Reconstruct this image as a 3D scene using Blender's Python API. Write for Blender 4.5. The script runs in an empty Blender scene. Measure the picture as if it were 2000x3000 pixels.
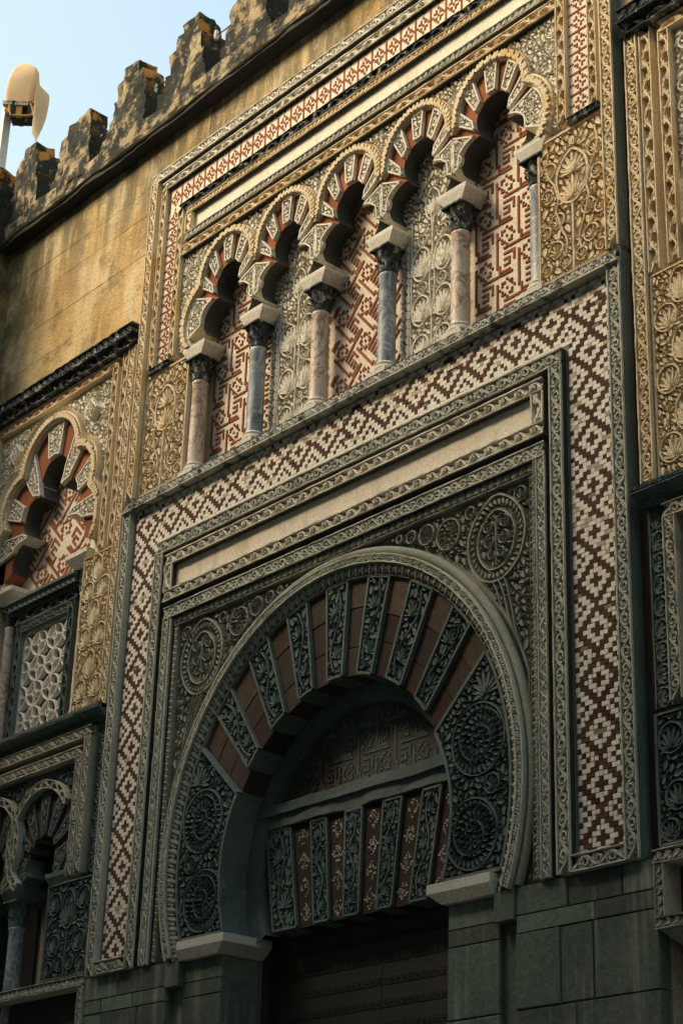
import bpy, math, random
import numpy as np
from mathutils import Matrix, Vector, noise as mnoise

scene = bpy.context.scene
COL = scene.collection
# ------------------------------------------------------------------ camera
# facade frame: X along the wall, Y into the wall, Z up; the portal axis is X = 0
CAMR = (0.64707985, -0.2934878, -0.70367078)
CAMN = (0.7618301, 0.28526218, 0.58158438)
CAMU = (0.03004274, -0.91240912, 0.40817525)
cam_d = bpy.data.cameras.new('camera')
cam = bpy.data.objects.new('camera', cam_d)
COL.objects.link(cam)
cam_d.sensor_fit = 'VERTICAL'
cam_d.sensor_height = 36.0
cam_d.lens = 5502.53 / 3000 * 36.0
cam_d.clip_start = 0.1
cam_d.clip_end = 4000
rx = Vector((CAMR[0], CAMN[0], CAMU[0]))
dn = Vector((CAMR[1], CAMN[1], CAMU[1]))
fw = Vector((CAMR[2], CAMN[2], CAMU[2]))
m3 = Matrix((rx, -dn, -fw)).transposed()
cam.matrix_world = Matrix.Translation((9.17, -7.5, 1.65)) @ m3.to_4x4()
scene.camera = cam
# ------------------------------------------------------------------ world, sun, exposure
SUN_EL, SUN_AZ = math.radians(39), math.radians(-146)     # azimuth measured from +Y towards +X
world = bpy.data.worlds.new('World')
scene.world = world
world.use_nodes = True
wn = world.node_tree.nodes
wl = world.node_tree.links
wn.clear()
sky = wn.new('ShaderNodeTexSky')
sky.sky_type = 'NISHITA'
sky.sun_disc = False
sky.sun_elevation = SUN_EL
sky.sun_rotation = SUN_AZ
sky.air_density = 2.5
sky.dust_density = 3.5
sky.ozone_density = 0.3
bg = wn.new('ShaderNodeBackground')
bg.inputs['Strength'].default_value = 0.082
wo = wn.new('ShaderNodeOutputWorld')
wl.new(sky.outputs[0], bg.inputs[0])
wl.new(bg.outputs[0], wo.inputs[0])
sd = bpy.data.lights.new('sun', 'SUN')
sd.energy = 1.5
sd.angle = math.radians(24)
sd.color = (1.0, 0.84, 0.62)
sun = bpy.data.objects.new('sun', sd)
COL.objects.link(sun)
to_sun = Vector((math.sin(SUN_AZ) * math.cos(SUN_EL), math.cos(SUN_AZ) * math.cos(SUN_EL), math.sin(SUN_EL)))
sun.rotation_euler = to_sun.to_track_quat('Z', 'Y').to_euler()
sun.location = to_sun * 60
scene.view_settings.view_transform = 'Standard'
scene.view_settings.look = 'None'
scene.view_settings.gamma = 1.0
scene.view_settings.use_curve_mapping = False
scene.view_settings.exposure = 1.7
scene.render.engine = 'CYCLES'
scene.cycles.use_denoising = True
scene.cycles.max_bounces = 6
scene.cycles.diffuse_bounces = 4

RNG = random.Random(7)
NP = np.random.default_rng(11)

# ------------------------------------------------------------------ materials
def ramp(nt, fac, stops):
    r = nt.nodes.new('ShaderNodeValToRGB')
    els = r.color_ramp.elements
    while len(els) < len(stops):
        els.new(0.5)
    for e, (p, c) in zip(els, stops):
        e.position = p
        e.color = (*c, 1) if len(c) == 3 else c
    nt.links.new(fac, r.inputs[0])
    return r.outputs[0]

def noise_tex(nt, vec, scale, detail=4, rough=0.6, dist=0.0):
    n = nt.nodes.new('ShaderNodeTexNoise')
    n.inputs['Scale'].default_value = scale
    n.inputs['Detail'].default_value = detail
    n.inputs['Roughness'].default_value = rough
    n.inputs['Distortion'].default_value = dist
    nt.links.new(vec, n.inputs['Vector'])
    return n.outputs['Fac']

def scaled(nt, vec, s, loc=(0, 0, 0)):
    m = nt.nodes.new('ShaderNodeMapping')
    m.inputs['Scale'].default_value = s
    m.inputs['Location'].default_value = loc
    nt.links.new(vec, m.inputs['Vector'])
    return m.outputs[0]

def mixc(nt, fac, a, b, mode='MIX'):
    m = nt.nodes.new('ShaderNodeMix')
    m.data_type = 'RGBA'
    m.blend_type = mode
    for sock, v in ((m.inputs[0], fac), (m.inputs[6], a), (m.inputs[7], b)):
        if isinstance(v, (int, float)):
            sock.default_value = v
        elif isinstance(v, tuple):
            sock.default_value = (*v, 1)
        else:
            nt.links.new(v, sock)
    return m.outputs[2]

def mathn(nt, op, a, b=None):
    m = nt.nodes.new('ShaderNodeMath')
    m.operation = op
    for i, v in enumerate((a, b)):
        if v is None:
            continue
        if isinstance(v, (int, float)):
            m.inputs[i].default_value = v
        else:
            nt.links.new(v, m.inputs[i])
    return m.outputs[0]

def smooth(nt, val, lo, hi):
    m = nt.nodes.new('ShaderNodeMapRange')
    m.interpolation_type = 'SMOOTHSTEP'
    m.inputs['From Min'].default_value = lo
    m.inputs['From Max'].default_value = hi
    nt.links.new(val, m.inputs['Value'])
    return m.outputs[0]

def start(name):
    m = bpy.data.materials.new(name)
    m.use_nodes = True
    nt = m.node_tree
    b = nt.nodes['Principled BSDF']
    g = nt.nodes.new('ShaderNodeNewGeometry')
    return m, nt, b, g

def stone(name, c1, c2, stain=(0.05, 0.055, 0.05), stain_lo=0.58, stain_hi=0.78, stain_amt=0.7,
          rough=0.9, streak=0.0, objvar=0.0, bump=0.4, fine=55, stain_scale=5.0, warm=None, spec=0.15, vein=None):
    m, nt, b, g = start(name)
    pos = g.outputs['Position']
    base = ramp(nt, noise_tex(nt, pos, 1.7, 5), [(0.32, c1), (0.68, c2)])
    if warm:
        base = mixc(nt, smooth(nt, noise_tex(nt, scaled(nt, pos, (1, 1, 1), (5, 3, 1)), 2.6, 4), 0.5, 0.72), base, warm)
    fine_n = noise_tex(nt, pos, fine, 3, 0.7)
    base = mixc(nt, 1.0, base, ramp(nt, fine_n, [(0.25, (0.68,) * 3), (0.75, (1.25,) * 3)]), 'MULTIPLY')
    mid = noise_tex(nt, scaled(nt, pos, (1, 1, 0.75)), stain_scale, 6, 0.68)
    base = mixc(nt, mathn(nt, 'MULTIPLY', smooth(nt, mid, stain_lo, stain_hi), stain_amt), base, stain)
    if vein:
        vn = noise_tex(nt, scaled(nt, pos, (1, 1, .55)), 5.0, 7, 0.6, 1.6)
        ab_ = mathn(nt, 'ABSOLUTE', mathn(nt, 'SUBTRACT', vn, 0.5))
        base = mixc(nt, mathn(nt, 'SUBTRACT', 1.0, smooth(nt, ab_, 0.0, 0.035)), base, vein)
    if streak > 0:
        st = noise_tex(nt, scaled(nt, pos, (9, 9, 0.7)), 1.0, 5, 0.65)
        base = mixc(nt, mathn(nt, 'MULTIPLY', smooth(nt, st, 0.5, 0.72), streak), base, stain)
    if objvar > 0:
        oi = nt.nodes.new('ShaderNodeObjectInfo')
        base = mixc(nt, 1.0, base, ramp(nt, oi.outputs['Random'], [(0, (1 - objvar,) * 3), (1, (1 + objvar,) * 3)]), 'MULTIPLY')
    nt.links.new(base, b.inputs['Base Color'])
    b.inputs['Roughness'].default_value = rough
    b.inputs['Specular IOR Level'].default_value = spec
    if bump:
        bp = nt.nodes.new('ShaderNodeBump')
        bp.inputs['Strength'].default_value = bump
        bp.inputs['Distance'].default_value = 0.006
        nt.links.new(fine_n, bp.inputs['Height'])
        nt.links.new(bp.outputs[0], b.inputs['Normal'])
    return m

M = {}
M['tan'] = stone('golden_carved_limestone', (0.64, 0.51, 0.32), (0.72, 0.61, 0.43), (0.10, 0.10, 0.08), 0.62, 0.84, 0.5,
                 warm=(0.64, 0.45, 0.22))
M['crustlight'] = stone('part_crusted_limestone', (0.42, 0.41, 0.34), (0.52, 0.50, 0.41), (0.035, 0.045, 0.05), 0.47, 0.62, 0.9, stain_scale=9)
M['fadedtile'] = stone('worn_mosaic_tile', (0.42, 0.32, 0.22), (0.56, 0.46, 0.34), (0.25, 0.22, 0.16), 0.5, 0.75, 0.6, objvar=0.1, bump=0.1)
M['cream'] = stone('pale_carved_limestone', (0.60, 0.56, 0.45), (0.74, 0.69, 0.57), (0.10, 0.12, 0.11), 0.58, 0.82, 0.55)
M['grey'] = stone('grey_weathered_limestone', (0.38, 0.37, 0.30), (0.52, 0.50, 0.40), (0.06, 0.075, 0.07), 0.52, 0.77, 0.65)
M['portalstone'] = stone('grey_green_carved_limestone', (0.40, 0.405, 0.325), (0.54, 0.53, 0.43), (0.07, 0.09, 0.085), 0.54, 0.80, 0.6)
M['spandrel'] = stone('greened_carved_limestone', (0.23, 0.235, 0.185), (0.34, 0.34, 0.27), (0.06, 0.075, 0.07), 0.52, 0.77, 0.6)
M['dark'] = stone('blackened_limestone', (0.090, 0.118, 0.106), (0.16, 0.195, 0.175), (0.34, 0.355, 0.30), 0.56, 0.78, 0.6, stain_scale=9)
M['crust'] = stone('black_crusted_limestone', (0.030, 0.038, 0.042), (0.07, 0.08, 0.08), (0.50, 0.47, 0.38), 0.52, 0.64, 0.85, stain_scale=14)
M['plainband'] = stone('smooth_cream_plaster', (0.72, 0.64, 0.50), (0.78, 0.70, 0.56), (0.42, 0.31, 0.18), 0.55, 0.8, 0.5, streak=0.4, bump=0.15)
M['redbrick'] = stone('red_brick', (0.24, 0.078, 0.034), (0.30, 0.11, 0.052), (0.12, 0.07, 0.045), 0.5, 0.75, 0.6, objvar=0.18, stain_scale=12)
M['brownvouss'] = stone('brown_arch_stone', (0.062, 0.044, 0.029), (0.105, 0.078, 0.052), (0.045, 0.045, 0.04), 0.5, 0.7, 0.7, objvar=0.2, stain_scale=16, fine=38, bump=0.9)
M['darkred'] = stone('dark_red_arch_brick', (0.050, 0.027, 0.019), (0.064, 0.046, 0.036), (0.05, 0.055, 0.05), 0.45, 0.7, 0.7, objvar=0.2)
M['whitetile'] = stone('cream_mosaic_tile', (0.74, 0.68, 0.57), (0.82, 0.76, 0.65), (0.40, 0.36, 0.27), 0.60, 0.80, 0.6, objvar=0.07, bump=0.1, stain_scale=8)
M['browntile'] = stone('brown_mosaic_tile', (0.058, 0.032, 0.021), (0.115, 0.052, 0.030), (0.10, 0.085, 0.06), 0.5, 0.74, 0.6, objvar=0.25, bump=0.1, stain_scale=10)
M['whiteground'] = stone('cream_inlay_plaster', (0.68, 0.59, 0.45), (0.76, 0.67, 0.53), (0.42, 0.36, 0.26), 0.56, 0.80, 0.6, bump=0.15)
M['mortar'] = stone('lime_mortar', (0.40, 0.34, 0.24), (0.48, 0.42, 0.30), bump=0.2)
M['lightmortar'] = stone('pale_lime_mortar', (0.62, 0.51, 0.32), (0.70, 0.60, 0.42), (0.2, 0.16, 0.08), 0.45, 0.7, 0.7, bump=0.2)
M['tilebed'] = stone('olive_bedding_mortar', (0.20, 0.175, 0.115), (0.28, 0.25, 0.18), bump=0.2)
M['impost'] = stone('white_impost_stone', (0.60, 0.56, 0.47), (0.70, 0.66, 0.55), (0.30, 0.29, 0.24), 0.56, 0.76, 0.6)
M['ashlar'] = stone('lower_ashlar_stone', (0.100, 0.130, 0.102), (0.165, 0.195, 0.150), (0.44, 0.44, 0.36), 0.60, 0.80, 0.4, streak=0.6, objvar=0.34, stain_scale=2.6, bump=0.9, fine=24)
M['pinkmarble'] = stone('pink_marble', (0.60, 0.47, 0.36), (0.68, 0.58, 0.47), (0.40, 0.22, 0.11), 0.48, 0.66, 0.75, rough=0.45, bump=0.12, stain_scale=7, spec=0.4, vein=(0.30, 0.17, 0.10))
M['bluemarble'] = stone('blue_grey_marble', (0.17, 0.21, 0.23), (0.30, 0.33, 0.34), (0.06, 0.08, 0.095), 0.48, 0.66, 0.8, rough=0.45, bump=0.12, stain_scale=7, spec=0.4, vein=(0.46, 0.48, 0.47))
M['lattice'] = stone('white_stone_lattice', (0.76, 0.73, 0.65), (0.82, 0.79, 0.72), (0.40, 0.36, 0.28), 0.62, 0.82, 0.35)
M['door'] = stone('dark_bronze_plating', (0.016, 0.013, 0.009), (0.028, 0.022, 0.011), (0.06, 0.042, 0.012), 0.6, 0.75, 0.6, rough=0.55, spec=0.5)
M['iron'] = stone('dark_iron', (0.02, 0.02, 0.02), (0.035, 0.033, 0.03), rough=0.6)
M['plaster'] = stone('house_front_stone', (0.13, 0.145, 0.145), (0.19, 0.205, 0.20), (0.10, 0.11, 0.11), bump=0.1)
M['rooftile'] = stone('clay_roof_tile', (0.30, 0.14, 0.07), (0.38, 0.2, 0.11))
M['woodshutter'] = stone('brown_shutter_wood', (0.08, 0.045, 0.025), (0.11, 0.06, 0.03))
M['cobble'] = stone('street_cobble', (0.075, 0.08, 0.08), (0.13, 0.135, 0.13))
M['granite'] = stone('step_granite', (0.22, 0.20, 0.17), (0.30, 0.28, 0.24))
M['mastpaint'] = stone('grey_mast_paint', (0.55, 0.56, 0.56), (0.60, 0.60, 0.60), rough=0.5, bump=0)
M['brass'] = stone('orange_lamp_metal', (0.45, 0.22, 0.06), (0.55, 0.30, 0.09), rough=0.4, bump=0)
M['soffit'] = stone('sooty_shaded_plaster', (0.060, 0.062, 0.056), (0.12, 0.12, 0.105), (0.26, 0.25, 0.2), 0.58, 0.8, 0.5, stain_scale=6)  # soot plus the shade under the arches, both put into the colour
M['void'] = stone('niche_and_shade_dark', (0.035, 0.036, 0.034), (0.05, 0.052, 0.05))  # near-black for deep openings and for painted shade under frames and cornice

def ochre_wall():
    m, nt, b, g = start('ochre_ashlar')
    pos = g.outputs['Position']
    sep = nt.nodes.new('ShaderNodeSeparateXYZ')
    nt.links.new(pos, sep.inputs[0])
    base = ramp(nt, noise_tex(nt, scaled(nt, pos, (1.2, 1, 0.8)), 1.6, 6, 0.62),
                [(0.28, (0.40, 0.255, 0.095)), (0.46, (0.54, 0.375, 0.165)), (0.60, (0.60, 0.46, 0.24)), (0.78, (0.66, 0.56, 0.37))])
    st = noise_tex(nt, scaled(nt, pos, (6.5, 6.5, 0.8)), 1.0, 6, 0.66)
    base = mixc(nt, mathn(nt, 'MULTIPLY', smooth(nt, st, 0.48, 0.72), 0.55), base, (0.66, 0.56, 0.37))
    st2 = noise_tex(nt, scaled(nt, pos, (4.2, 4.2, 0.55), (3, 1, 7)), 1.0, 6, 0.7)
    base = mixc(nt, mathn(nt, 'MULTIPLY', smooth(nt, st2, 0.52, 0.70), 0.5), base, (0.34, 0.20, 0.06))
    # black growth running down from the cornice and greening towards the corner with the buttress
    run = noise_tex(nt, scaled(nt, pos, (5.5, 5.5, 0.9), (1, 9, 2)), 1.0, 6, 0.72)
    hz = smooth(nt, sep.outputs['Z'], 9.9, 11.5)
    msk = mathn(nt, 'MULTIPLY', smooth(nt, run, 0.36, 0.58), hz)
    base = mixc(nt, mathn(nt, 'MULTIPLY', msk, 0.8), base, (0.095, 0.088, 0.055))
    cx = smooth(nt, mathn(nt, 'MULTIPLY', sep.outputs['X'], -1.0), 4.35, 5.3)
    pat = smooth(nt, noise_tex(nt, pos, 3.0, 6, 0.7), 0.36, 0.66)
    base = mixc(nt, mathn(nt, 'MULTIPLY', mathn(nt, 'MULTIPLY', cx, pat), 0.9), base, (0.10, 0.105, 0.065))
    blot = smooth(nt, noise_tex(nt, scaled(nt, pos, (1, 1, 1), (7, 2, 4)), 3.4, 8, 0.75), 0.50, 0.64)
    base = mixc(nt, mathn(nt, 'MULTIPLY', blot, 0.7), base, (0.21, 0.15, 0.07))
    pale = smooth(nt, noise_tex(nt, scaled(nt, pos, (1.6, 1, .8), (9, 5, 1)), 2.3, 8, 0.72), 0.52, 0.66)
    base = mixc(nt, mathn(nt, 'MULTIPLY', pale, 0.6), base, (0.64, 0.55, 0.38))
    fine_n = noise_tex(nt, pos, 42, 5, 0.75)
    base = mixc(nt, 1.0, base, ramp(nt, fine_n, [(0.25, (0.72,) * 3), (0.75, (1.2,) * 3)]), 'MULTIPLY')
    oi = nt.nodes.new('ShaderNodeObjectInfo')
    base = mixc(nt, 1.0, base, ramp(nt, oi.outputs['Random'], [(0, (0.84,) * 3), (1, (1.10,) * 3)]), 'MULTIPLY')
    nt.links.new(base, b.inputs['Base Color'])
    b.inputs['Roughness'].default_value = 0.95
    b.inputs['Specular IOR Level'].default_value = 0.1
    bp = nt.nodes.new('ShaderNodeBump')
    bp.inputs['Strength'].default_value = 0.9
    bp.inputs['Distance'].default_value = 0.02
    nt.links.new(mathn(nt, 'ADD', fine_n, noise_tex(nt, pos, 7, 6, 0.7)), bp.inputs['Height'])
    nt.links.new(bp.outputs[0], b.inputs['Normal'])
    return m

def parapet_stone(name='lichened_parapet_stone', lo=0.34, hi=0.52, sidek=0.30):
    m, nt, b, g = start(name)
    pos = g.outputs['Position']
    base = ramp(nt, noise_tex(nt, pos, 3.0, 5), [(0.3, (0.36, 0.27, 0.15)), (0.7, (0.52, 0.42, 0.27))])
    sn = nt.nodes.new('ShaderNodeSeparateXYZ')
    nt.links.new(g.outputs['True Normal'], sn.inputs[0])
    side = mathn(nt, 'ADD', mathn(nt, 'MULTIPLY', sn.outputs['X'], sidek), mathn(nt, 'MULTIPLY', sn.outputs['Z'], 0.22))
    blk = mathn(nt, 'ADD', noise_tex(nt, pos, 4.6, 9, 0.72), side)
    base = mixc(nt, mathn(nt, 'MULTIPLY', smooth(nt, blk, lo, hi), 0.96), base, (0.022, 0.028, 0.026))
    wsp = smooth(nt, noise_tex(nt, scaled(nt, pos, (1, 1, 1), (2, 8, 3)), 17, 6, 0.7), 0.60, 0.67)
    base = mixc(nt, mathn(nt, 'MULTIPLY', wsp, 0.8), base, (0.34, 0.36, 0.32))
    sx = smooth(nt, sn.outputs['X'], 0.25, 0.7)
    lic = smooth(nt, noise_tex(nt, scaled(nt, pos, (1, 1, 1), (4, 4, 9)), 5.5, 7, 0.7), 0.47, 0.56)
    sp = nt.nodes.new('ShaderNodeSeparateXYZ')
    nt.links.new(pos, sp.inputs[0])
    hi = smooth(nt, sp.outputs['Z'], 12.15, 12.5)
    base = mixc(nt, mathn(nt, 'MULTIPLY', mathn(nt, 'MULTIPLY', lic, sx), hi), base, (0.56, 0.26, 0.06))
    nt.links.new(base, b.inputs['Base Color'])
    b.inputs['Roughness'].default_value = 0.95
    b.inputs['Specular IOR Level'].default_value = 0.1
    bp = nt.nodes.new('ShaderNodeBump')
    bp.inputs['Strength'].default_value = 0.9
    bp.inputs['Distance'].default_value = 0.03
    nt.links.new(noise_tex(nt, pos, 22, 8, 0.72), bp.inputs['Height'])
    nt.links.new(bp.outputs[0], b.inputs['Normal'])
    return m

def cloth():
    m, nt, b, g = start('beige_cover_cloth')
    base = ramp(nt, noise_tex(nt, g.outputs['Position'], 3, 4), [(0.3, (0.74, 0.54, 0.32)), (0.7, (0.84, 0.65, 0.42))])
    nt.links.new(base, b.inputs['Base Color'])
    b.inputs['Roughness'].default_value = 0.85
    b.inputs['Transmission Weight'].default_value = 0.0
    tr = nt.nodes.new('ShaderNodeBsdfTranslucent')
    nt.links.new(base, tr.inputs[0])
    mx = nt.nodes.new('ShaderNodeMixShader')
    mx.inputs[0].default_value = 0.35
    nt.links.new(b.outputs[0], mx.inputs[1])
    nt.links.new(tr.outputs[0], mx.inputs[2])
    nt.links.new(mx.outputs[0], nt.nodes['Material Output'].inputs['Surface'])
    return m

M['ochre'] = ochre_wall()
M['parapet'] = parapet_stone()
M['mossy'] = parapet_stone('mossy_parapet_stone', 0.40, 0.53, 0.15)
M['blackbed'] = parapet_stone('black_crust_bed', 0.25, 0.42, 0.1)
M['cloth'] = cloth()

# ------------------------------------------------------------------ object helpers
def tag(o, label=None, cat=None, group=None, kind=None):
    for k, v in (('label', label), ('category', cat), ('group', group), ('kind', kind)):
        if v:
            o[k] = v
    return o

def thing(name, label, cat, loc, group=None):
    o = bpy.data.objects.new(name, None)
    o.location = loc
    o.empty_display_size = 0.2
    COL.objects.link(o)
    return tag(o, label, cat, group)

def put(ob, parent):
    COL.objects.link(ob)
    if parent is not None:
        ob.parent = parent
        off = parent.location
        ob.matrix_parent_inverse = Matrix.Translation(-off)
    return ob

class MB:
    """collects verts and faces (world coordinates) for one mesh"""
    def __init__(self):
        self.v, self.q, self.t, self.n, self.p = [], [], [], 0, []
    def add(self, V, Q=None, T=None, polys=None):
        V = np.asarray(V, float).reshape(-1, 3)
        self.v.append(V)
        if Q is not None and len(Q):
            self.q.append(np.asarray(Q, int) + self.n)
        if T is not None and len(T):
            self.t.append(np.asarray(T, int) + self.n)
        if polys:
            for p in polys:
                self.p.append([i + self.n for i in p])
        self.n += len(V)
        return self
    def box(self, x0, x1, y0, y1, z0, z1):
        V = [(x, y, z) for z in (z0, z1) for y in (y0, y1) for x in (x0, x1)]
        return self.add(V, [(0, 1, 3, 2), (4, 6, 7, 5), (0, 4, 5, 1), (2, 3, 7, 6), (0, 2, 6, 4), (1, 5, 7, 3)])
    def frustum(self, a, b, z0, z1):
        V = [(a[0], a[2], z0), (a[1], a[2], z0), (a[1], a[3], z0), (a[0], a[3], z0),
             (b[0], b[2], z1), (b[1], b[2], z1), (b[1], b[3], z1), (b[0], b[3], z1)]
        return self.add(V, [(3, 2, 1, 0), (4, 5, 6, 7), (0, 1, 5, 4), (1, 2, 6, 5), (2, 3, 7, 6), (3, 0, 4, 7)])
    def prism(self, poly, y0, y1, chamfer=0.0):
        """poly in (x, z); front face at y0"""
        n = len(poly)
        P = np.asarray(poly, float)
        if chamfer:
            c = P.mean(0)
            d = c - P
            L = np.linalg.norm(d, axis=1, keepdims=True)
            I = P + d / L * chamfer
            V = [(x, y0, z) for x, z in I] + [(x, y0 + chamfer, z) for x, z in P] + [(x, y1, z) for x, z in P]
            polys = [list(range(n))] + [[i, (i + 1) % n, n + (i + 1) % n, n + i] for i in range(n)]
            polys += [[n + i, n + (i + 1) % n, 2 * n + (i + 1) % n, 2 * n + i] for i in range(n)]
        else:
            V = [(x, y0, z) for x, z in P] + [(x, y1, z) for x, z in P]
            polys = [list(range(n)), list(range(2 * n - 1, n - 1, -1))]
            polys += [[i, (i + 1) % n, n + (i + 1) % n, n + i] for i in range(n)]
        return self.add(V, polys=polys)
    def grid(self, G, closed_u=False, closed_v=False):
        G = np.asarray(G, float)
        nu, nv = G.shape[:2]
        i = np.arange(nu if closed_u else nu - 1)
        j = np.arange(nv if closed_v else nv - 1)
        I, J = np.meshgrid(i, j, indexing='ij')
        I2, J2 = (I + 1) % nu, (J + 1) % nv
        Q = np.stack([I * nv + J, I2 * nv + J, I2 * nv + J2, I * nv + J2], -1).reshape(-1, 4)
        return self.add(G.reshape(-1, 3), Q)
    def lathe(self, prof, cx, cy, seg=20):
        a = np.linspace(0, 2 * np.pi, seg, endpoint=False)
        G = np.array([[(cx + r * math.cos(t), cy + r * math.sin(t), z) for r, z in prof] for t in a])
        return self.grid(G, closed_u=True)
    def tube(self, pts, r, seg=6):
        pts = [Vector(p) for p in pts]
        G = []
        for k, p in enumerate(pts):
            d = (pts[min(k + 1, len(pts) - 1)] - pts[max(k - 1, 0)]).normalized()
            u = d.cross(Vector((0, 0, 1)))
            if u.length < 1e-3:
                u = d.cross(Vector((1, 0, 0)))
            u.normalize()
            w = d.cross(u)
            G.append([tuple(p + (u * math.cos(t) + w * math.sin(t)) * r) for t in np.linspace(0, 2 * np.pi, seg, endpoint=False)])
        return self.grid(np.array(G), closed_v=True)
    def mesh(self, name, mat, smooth=False, flip=False, jitter=0.0):
        V = np.concatenate(self.v)
        if jitter:
            V = V + NP.normal(0, jitter, V.shape)
        if flip:
            V = V * np.array([-1, 1, 1])
        me = bpy.data.meshes.new(name)
        loops, starts, tot = [], [], []
        pos = 0
        for arrs, k in ((self.q, 4), (self.t, 3)):
            if arrs:
                A = np.concatenate(arrs)
                loops.append(A.reshape(-1))
                starts.append(pos + np.arange(len(A)) * k)
                tot.append(np.full(len(A), k))
                pos += len(A) * k
        for p in self.p:
            loops.append(np.array(p))
            starts.append(np.array([pos]))
            tot.append(np.array([len(p)]))
            pos += len(p)
        loops = np.concatenate(loops).astype(np.int32)
        starts = np.concatenate(starts).astype(np.int32)
        me.vertices.add(len(V))
        me.vertices.foreach_set('co', V.astype(np.float32).reshape(-1))
        me.loops.add(len(loops))
        me.loops.foreach_set('vertex_index', loops)
        me.polygons.add(len(starts))
        me.polygons.foreach_set('loop_start', starts)
        me.polygons.foreach_set('use_smooth', np.full(len(starts), bool(smooth)))
        me.update(calc_edges=True)
        me.validate()
        me.materials.append(M[mat])
        return me
    def build(self, name, mat, parent=None, smooth=False, flip=False, jitter=0.0, kind=None):
        if self.n == 0:
            return None
        ob = bpy.data.objects.new(name, self.mesh(name, mat, smooth, flip, jitter))
        put(ob, parent)
        if kind:
            ob['kind'] = kind
        return ob

# ------------------------------------------------------------------ carving primitives in (s, t, h)
def ribbon(pts, w, h, hc=0.93):
    P = np.asarray(pts, float)
    n = len(P)
    T = np.gradient(P, axis=0)
    T /= np.maximum(np.linalg.norm(T, axis=1, keepdims=True), 1e-9)
    N = np.stack([-T[:, 1], T[:, 0]], 1)
    w = np.broadcast_to(np.asarray(w, float) * 1.3, (n,))
    cols = np.array([-1, -0.84, 0, 0.84, 1])
    hs = np.array([0, h, h * hc, h, 0])
    G = np.zeros((n, 5, 3))
    G[:, :, :2] = P[:, None, :] + N[:, None, :] * (cols[None, :, None] * w[:, None, None])
    G[:, :, 2] = hs
    I, J = np.meshgrid(np.arange(n - 1), np.arange(4), indexing='ij')
    Q = np.stack([I * 5 + J, (I + 1) * 5 + J, (I + 1) * 5 + J + 1, I * 5 + J + 1], -1).reshape(-1, 4)
    return G.reshape(-1, 3), Q

LU = np.array([0.0, 0.22, 0.52, 0.80, 1.0])
LW = np.array([0.16, 0.62, 0.95, 0.92, 0.34])
def leaf(x, y, ang, L, W, bend, h, hc=0.9):
    a = ang + bend * LU
    dx = np.concatenate([[0], np.cumsum(np.diff(LU) * L * np.cos((a[1:] + a[:-1]) / 2))])
    dy = np.concatenate([[0], np.cumsum(np.diff(LU) * L * np.sin((a[1:] + a[:-1]) / 2))])
    P = np.stack([x + dx, y + dy], 1)
    N = np.stack([-np.sin(a), np.cos(a)], 1)
    w = W * LW * 1.38
    cols = np.array([-1, -0.9, 0, 0.9, 1])
    G = np.zeros((5, 5, 3))
    G[:, :, :2] = P[:, None] + N[:, None] * (cols[None, :, None] * w[:, None, None])
    G[:, :, 2] = np.array([0, h, h * hc, h, 0])
    I, J = np.meshgrid(np.arange(4), np.arange(4), indexing='ij')
    Q = np.stack([I * 5 + J, (I + 1) * 5 + J, (I + 1) * 5 + J + 1, I * 5 + J + 1], -1).reshape(-1, 4)
    return G.reshape(-1, 3), Q

def merge(parts):
    V, Q, n = [], [], 0
    for v, q in parts:
        V.append(v)
        Q.append(q + n)
        n += len(v)
    return np.concatenate(V), np.concatenate(Q)

def arcpts(cx, cy, r, a0, a1, n):
    t = np.linspace(a0, a1, n)
    return np.stack([cx + r * np.cos(t), cy + r * np.sin(t)], 1)

# band units: s along (0..period), t across (0..1), unit band width
def unit_scroll():
    parts = []
    s = np.linspace(0, 2, 13)
    parts.append(ribbon(np.stack([s, 0.5 - 0.36 * np.cos(np.pi * s)], 1), 0.075, 1))
    for k in (0, 1):
        sg = 1 if k else -1
        t = np.linspace(math.radians(205), math.radians(-250), 15)
        r = np.linspace(0.40, 0.09, 15)
        cx, cy = (1.0, 0.44) if k else (2.0, 0.56)
        P = np.stack([cx + r * np.cos(t), cy + sg * r * np.sin(t)], 1)
        if not k:
            P[:, 0] = np.where(P[:, 0] > 2.35, P[:, 0], P[:, 0])
        parts.append(ribbon(P, np.linspace(0.075, 0.06, 15), 1))
        parts.append(leaf(cx - 0.42, cy - sg * 0.22, math.radians(-35) * sg, 0.34, 0.07, 0.5 * sg, 0.9))
        parts.append(leaf(cx + 0.33, cy - sg * 0.30, math.radians(-10) * sg, 0.34, 0.075, 0.6 * sg, 0.9))
    return merge(parts), 2.0

def unit_vine():
    parts = []
    s = np.linspace(0, 2.4, 13)
    parts.append(ribbon(np.stack([s, 0.5 - 0.33 * np.cos(2 * np.pi * s / 2.4)], 1), 0.07, 1))
    for k in (0, 1):
        sg = 1 if k else -1
        cx, cy = 0.45 + k * 1.2, 0.5 - (0.30 if k else -0.30)
        for a, L in ((35, .52), (-25, .50), (8, .66)):
            parts.append(leaf(cx, cy, math.radians(a) * sg * 1.0, L, 0.12, 0.35 * sg, 0.95))
        parts.append(leaf(cx + .1, cy + .36 * sg, math.radians(65) * sg, 0.30, 0.09, -0.6 * sg, 0.95))
    return merge(parts), 2.4

def unit_leafrow():
    parts = [leaf(0.06, 0.10, math.radians(62), 0.86, 0.17, -0.75, 1), leaf(0.44, 0.90, math.radians(-68), 0.55, 0.12, 0.9, 1),
             leaf(0.50, 0.12, math.radians(20), 0.45, 0.10, 0.9, 1)]
    return merge(parts), 0.85

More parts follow.
